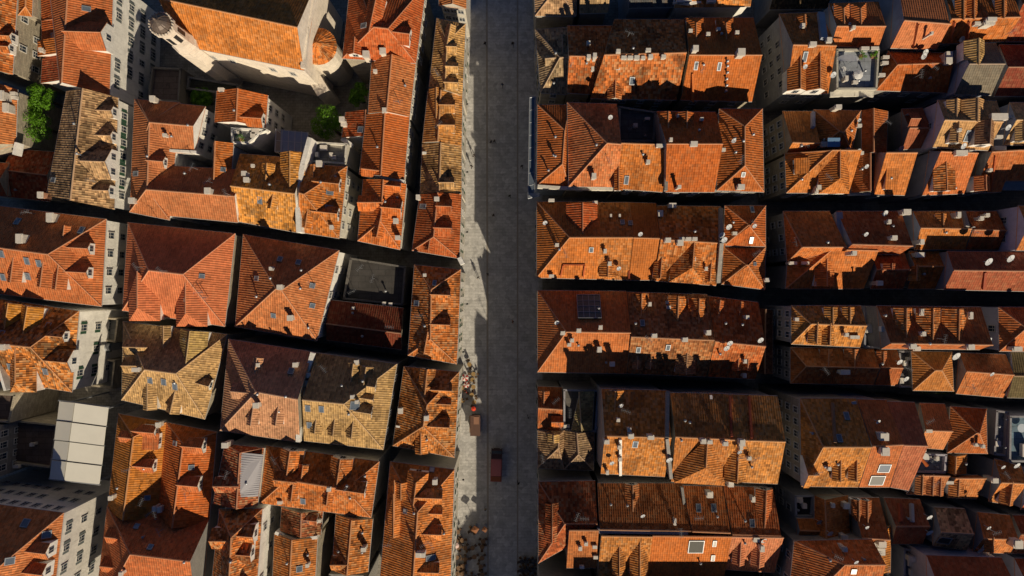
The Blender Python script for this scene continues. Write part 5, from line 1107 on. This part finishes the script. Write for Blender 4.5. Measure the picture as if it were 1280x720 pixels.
# cafe on the sunlit edge of the street
gt = 'tan round tables in the sunlit cafe'
for i, (px, py) in enumerate(((592, 467), (591, 474), (592, 483), (578, 484), (590, 493), (579, 500), (593, 502), (587, 455))):
    table('tan round cafe table standing in the sunlit strip below the cross alley', px, py, .01, .40, (.36, .23, .09), gt)
    around(px, py, 2, 'small brown chair at a tan table in the sunlit strip', 'chairs at the sunlit cafe', .75, i*.7)
parasol('red and white parasol, upper one beside the sunlit house wall', 581, 472, 2.6, .68, (.42, .04, .04), 8, True)
parasol('faded red parasol, lower one beside the sunlit house wall', 583, 481, 2.5, .55, (.42, .07, .06), 8, True)
parasol('tiny bright red orange parasol just above the parked kiosk', 592, 511, 2.4, .42, (.8, .06, .02), 8)
# cafe in the shade, bottom
gp = 'tan square tables in the shaded cafe at the bottom of the street'; k = 0
r = random.Random(5)
for iy, py in enumerate((662, 673, 684, 695, 706, 717)):
    for ix, px in enumerate((572, 580, 592, 602)):
        x, y = px+r.uniform(-2.2, 2.2), py+r.uniform(-2.5, 2.5)
        if r.random() < .22: continue
        table('brown table in the shaded cafe at the lower end of the street', x, y, .01, .42, (.20, .11, .05), gp); around(x, y, r.choice((2, 3, 3, 4)), 'dark chair in the shaded cafe at the lower end of the street', 'chairs at the lower left cafe', .62, r.random())
parasol('small pink white parasol at the house wall in the lower cafe', 570, 682, 2.4, .55, (.75, .55, .52), 8)
parasol('brown square parasol, left one at the upper end of the lower cafe', 594, 662, 2.5, .75, (.30, .12, .05), 4)
parasol('brown square parasol, right one at the upper end of the lower cafe', 606, 662, 2.5, .6, (.22, .09, .04), 4)
for iy, py in enumerate((700, 711, 722)):
    for px in (652, 658, 667):
        table('dark table in the group at the lower right corner of the street', px, py, .01, .4, (.05, .05, .055), 'dark tables at the lower right of the street'); around(px, py, 4, 'dark chair in the group at the lower right corner of the street', 'dark chairs at the lower right of the street', .6, .4)
# far right terraces
c = wpt(1060, 74, 15.8); t = thing('awning', 'white curved awning on the blue grey terrace, far right', 'awning', (c.x, c.y, 13.6)); X = MB()
pts = [(math.cos(a)*1.7, math.sin(a)*.75) for a in [i*math.pi/8 for i in range(9)]]
for a, b2 in zip(pts, pts[1:]): X.face([c+Vector((a[0], a[1], .0)), c+Vector((b2[0], b2[1], 0)), c+Vector((b2[0]*.7, -.4, .3)), c+Vector((a[0]*.7, -.4, .3))][::-1])
X.build('canopy', CLOTH, t, color=(.74, .74, .74, 0)); X = MB(); X.tube(c+Vector((-1.1, 0, .1)), c+Vector((-1.1, 0, -2.2)), .04); X.tube(c+Vector((1.1, 0, .1)), c+Vector((1.1, 0, -2.2)), .04); X.build('pole', METAL, t)
parasol('round white parasol in the middle of the blue grey terrace, far right', 1073, 93, 15.8, .75, (.75, .74, .72), 10, base=13.4)
t = table('small white table beside the white parasol on the blue grey terrace', 1052, 88, 13.4, .4, (.7, .7, .7), 'terrace tables')
t = table('white table on the sixth row terrace next to an orange parasol', 1152, 571, 13.3, .8, (.75, .75, .72), 'terrace tables')
c = wpt(1155, 578, 14.6); t = thing('folded_parasol', 'orange folded parasol lying slanted over the grey blue terrace', 'parasol', c); X = MB(); X.tube(c+Vector((-.5, .7, 0)), c+Vector((.4, -.5, .2)), .2, 8, 0, .3); X.build('canopy', CLOTH, t, color=(.7, .16, .03, 0)); X = MB(); X.tube(c+Vector((.4, -.5, .2)), c+Vector((.4, -.5, -1.2)), .05); X.build('pole', METAL, t)
t = table('round white table on the blue terrace at the right frame edge', 1273, 534, 13.2, .7, (.6, .68, .75), 'terrace tables')

# =================================================================== vehicles on the street
def R3(cx, cy, a):
    ca, sa = math.cos(a), math.sin(a); return lambda x, y, z: Vector((cx+x*ca-y*sa, cy+x*sa+y*ca, z))
c = wpt(620.5, 581, 1.2); a = math.radians(-1.5); T = R3(c.x, c.y, a); ax = (Vector((math.cos(a), math.sin(a), 0)), Vector((-math.sin(a), math.cos(a), 0)), Vector((0, 0, 1)))
t = thing('delivery_truck', 'small dull red truck with a long load bed parked on the shaded street', 'truck', (c.x, c.y, 0))
X = MB(); X.box(T(0, -.9, .75), (1.95, 4.1, .12), 0, ax)
for sx in (-1, 1): X.box(T(sx*.95, -.9, 1.0), (.06, 4.1, .42), 0, ax)
X.box(T(0, 1.13, 1.1), (1.95, .07, .7), 0, ax); X.box(T(0, -2.95, 1.0), (1.95, .07, .42), 0, ax); X.build('load_bed', PAINT, t, color=(.58, .12, .10, 0))
X = MB(); X.box(T(0, -.5, 1.05), (1.75, 3.0, .5), 0, ax)
for i in range(5): X.box(T(-.7+i*.35, -.5, 1.32), (.05, 3.0, .04), 0, ax)
X.build('load', PAINT, t, color=(.62, .20, .18, 0))
X = MB(); X.box(T(0, -2.45, 1.08), (1.7, .8, .55), 0, ax); X.build('crate', PAINT, t, color=(.32, .09, .03, 0))
X = MB(); h = .95
prof = [(1.2, .5), (1.2, 1.95), (1.35, 2.05), (2.1, 2.05), (2.55, 1.35), (2.75, 1.2), (2.8, .5)]
for sx in (-1, 1): X.face([T(sx*h, y, z) for y, z in (prof if sx > 0 else prof[::-1])])
for (y0, z0), (y1, z1) in zip(prof, prof[1:]+prof[:1]): X.face([T(-h, y0, z0), T(h, y0, z0), T(h, y1, z1), T(-h, y1, z1)])
X.build('cab', PAINT, t, color=(.05, .02, .02, 0)); X = MB(); X.face([T(-.85, 2.14, 2.02), T(-.85, 2.54, 1.42), T(.85, 2.54, 1.42), T(.85, 2.14, 2.02)]); X.build('windscreen', GLASS, t)
for sx in (-1, 1):
    X = MB(); X.box(T(sx*.7, 2.82, .85), (.3, .06, .2), 0, ax); X.build('headlight', FRAME, t)
    X = MB(); X.box(T(sx*1.12, 2.15, 1.5), (.2, .1, .3), 0, ax); X.build('mirror', GLASS, t)
    for yy in (-2.0, 1.9): X = MB(); X.tube(T(sx*.7, yy, .38), T(sx*.98, yy, .38), .38, 16); X.build('wheel', DARK, t)
# kiosk / covered cart
c = wpt(594, 532, 2.4); T = R3(c.x, c.y, 0); t = thing('market_cart', 'dark brown covered cart standing at the shadow edge below the sunlit cafe', 'cart', (c.x, c.y, 0))
X = MB(); X.box(T(0, 0, 2.45), (1.75, 3.6, .1)); X.box(T(-.5, 0, 2.53), (.7, 3.5, .06)); X.build('roof', PAINT, t, color=(.13, .065, .045, 0)); X = MB(); X.box(T(.05, 0, 1.35), (1.4, 3.2, 2.0)); X.build('body', PAINT, t, color=(.10, .06, .045, 0))
X = MB(); X.box(T(-.95, 0, 1.0), (.3, 3.0, .06)); X.build('counter', PAINT, t, color=(.3, .2, .12, 0))
X = MB(); X.box(T(.2, .9, 2.54), (.9, 1.3, .05)); X.build('roof_hatch', PAINT, t, color=(.32, .16, .10, 0))
for sx in (-1, 1):
    for sy in (-1, 1): X = MB(); X.tube(T(sx*.6, sy*1.2, .3), T(sx*.78, sy*1.2, .3), .3, 12); X.build('wheel', DARK, t)

# =================================================================== people
def person(label, px, py, rot, top, legs, hair=(.03, .02, .015), step=.25, hgt=1.72):
    c = wpt(px, py, 0); me = bpy.data.meshes.new('person'); k = hgt/1.75
    V = [(0, 0, .98), (0, 0, 1.2), (0, .01, 1.42), (0, .02, 1.52), (0, .03, 1.66), (-.18, 0, 1.42), (.18, 0, 1.42), (-.24, -step*.5, 1.16), (.24, step*.5, 1.16), (-.23, -step*.3+.1, .92), (.23, step*.7+.12, .92), (-.23, -step*.3+.14, .82), (.23, step*.7+.17, .82),
         (-.1, 0, .92), (.1, 0, .92), (-.1, step*.7, .52), (.1, -step*.4, .5), (-.1, step, .09), (.1, -step, .12), (-.1, step+.15, .04), (.1, -step+.15, .05), (0, .03, 1.74)]
    E = [(0, 1), (1, 2), (2, 3), (3, 4), (4, 21), (2, 5), (2, 6), (5, 7), (6, 8), (7, 9), (8, 10), (9, 11), (10, 12), (0, 13), (0, 14), (13, 15), (14, 16), (15, 17), (16, 18), (17, 19), (18, 20)]
    Rr = [.14, .13, .13, .06, .105, .075, .075, .05, .05, .035, .035, .03, .03, .1, .1, .065, .065, .045, .045, .04, .04, .07]
    me.from_pydata([(x*k, y*k, z*k) for x, y, z in V], E, [])
    o = bpy.data.objects.new('person', me); COL.objects.link(o); sk = o.modifiers.new('skin', 'SKIN'); o.modifiers.new('sub', 'SUBSURF').levels = 1
    for i, sv in enumerate(me.skin_vertices[0].data): sv.radius = (Rr[i]*k, Rr[i]*k*.85); sv.use_root = (i == 0)
    dg = bpy.context.evaluated_depsgraph_get(); m2 = bpy.data.meshes.new_from_object(o.evaluated_get(dg)); bpy.data.objects.remove(o)
    m2.materials.clear()
    for col in (top, legs, (.45, .27, .18)): m2.materials.append(pmat(col))
    for p in m2.polygons:
        z = p.center.z/k; p.material_index = 2 if z > 1.5 or (abs(p.center.x) > .2*k and z < 1.1) else (0 if z > .95 else 1); p.use_smooth = True
    o = bpy.data.objects.new('person', m2); COL.objects.link(o); o.location = (c.x, c.y, .01); o.rotation_euler = (0, 0, rot); o['_o'] = (0, 0, 0); tag(o, label, 'person', 'people in the street')
    X = MB(); X.lathe((0, .02*k, 1.64*k), [(.115, 0), (.125, .06), (.10, .12), (.04, .155)], 10); h = X.build('hair', pmat(hair), o, off=(0, 0, 0), smooth=True)
PM = {}
def pmat(c):
    if c not in PM: PM[c] = mat_plain('cloth_colour', c, .85, .15)
    return PM[c]
person('person in dark clothes walking alone in the sunlit strip, long shadow up left', 590, 209, 2.5, (.02, .02, .025), (.03, .03, .04))
person('person in dark top standing at the shadow edge above the lone walker', 593, 196, 1.2, (.05, .04, .04), (.02, .02, .03))
person('person in black near the left drain line, upper street', 606.5, 57, .3, (.01, .01, .012), (.015, .015, .02))
person('person in black near the right drain line, upper street', 641, 57, 3.0, (.01, .01, .012), (.015, .015, .02))
person('person in dark clothes in the middle of the shaded street, left of two', 614, 179, 1.0, (.03, .03, .035), (.02, .02, .02))
person('person in brown in the middle of the shaded street, right of two', 618, 178, 4.0, (.06, .04, .03), (.02, .02, .02))
person('person in grey near the blue balcony corner house', 652, 209, 3.4, (.05, .05, .055), (.02, .02, .03))
person('person in black on the right of the shaded street below the truck', 648, 602, .4, (.012, .012, .014), (.01, .01, .012))
person('person in dark red beside the drain, middle of the picture', 617, 270, .8, (.08, .02, .02), (.02, .02, .025))
person('person in dark blue close to the left drain below the middle', 610, 343, 2.2, (.02, .03, .05), (.02, .02, .025))
person('person in a pale shirt beside the white wall above the parasols', 598, 347, 3.6, (.1, .09, .08), (.03, .03, .03))
person('person in red standing among the sunlit cafe tables', 583, 488, 1.9, (.5, .05, .04), (.04, .04, .05))
person('person in white seated area of the sunlit cafe', 581, 478, .9, (.7, .68, .65), (.05, .05, .08))

# wall lanterns along the street front
def lantern(px, py, i):
    c = wpt(px, py, 4.5); t = thing('wall_lantern', 'small black wall lantern on the sunlit house fronts of the street, left side', 'lamp', c, 'wall lanterns along the left fronts'); X = MB()
    X.tube(c, c+Vector((-.9, 0, .15)), .03); X.build('bracket', DARK, t); X = MB(); X.lathe(c-Vector((0, 0, .5)), [(.08, 0), (.16, .35), (.2, .4), (.03, .55)], 6); X.build('lamp_housing', DARK, t)
for i, py in enumerate((50, 130, 215, 290, 380, 440, 500, 600, 680)): lantern(584 - (5 if py > 400 else 0), py, i)

person('person in a blue jacket crossing near the top of the shaded street', 628, 108, 2.9, (.04, .07, .16), (.03, .03, .03))
person('person in beige below the truck, left part of the shaded street', 607, 634, 3.2, (.32, .26, .18), (.05, .05, .06))
person('person in green walking right of centre, upper third of the street', 637, 246, .2, (.05, .1, .05), (.02, .02, .02))
person('person in white shirt in the shade beside the right fronts, lower third', 660, 520, 3.0, (.5, .5, .5), (.04, .05, .09))
person('person in orange top on the right half of the street near mid height', 641, 402, 1.4, (.5, .16, .04), (.03, .03, .04))
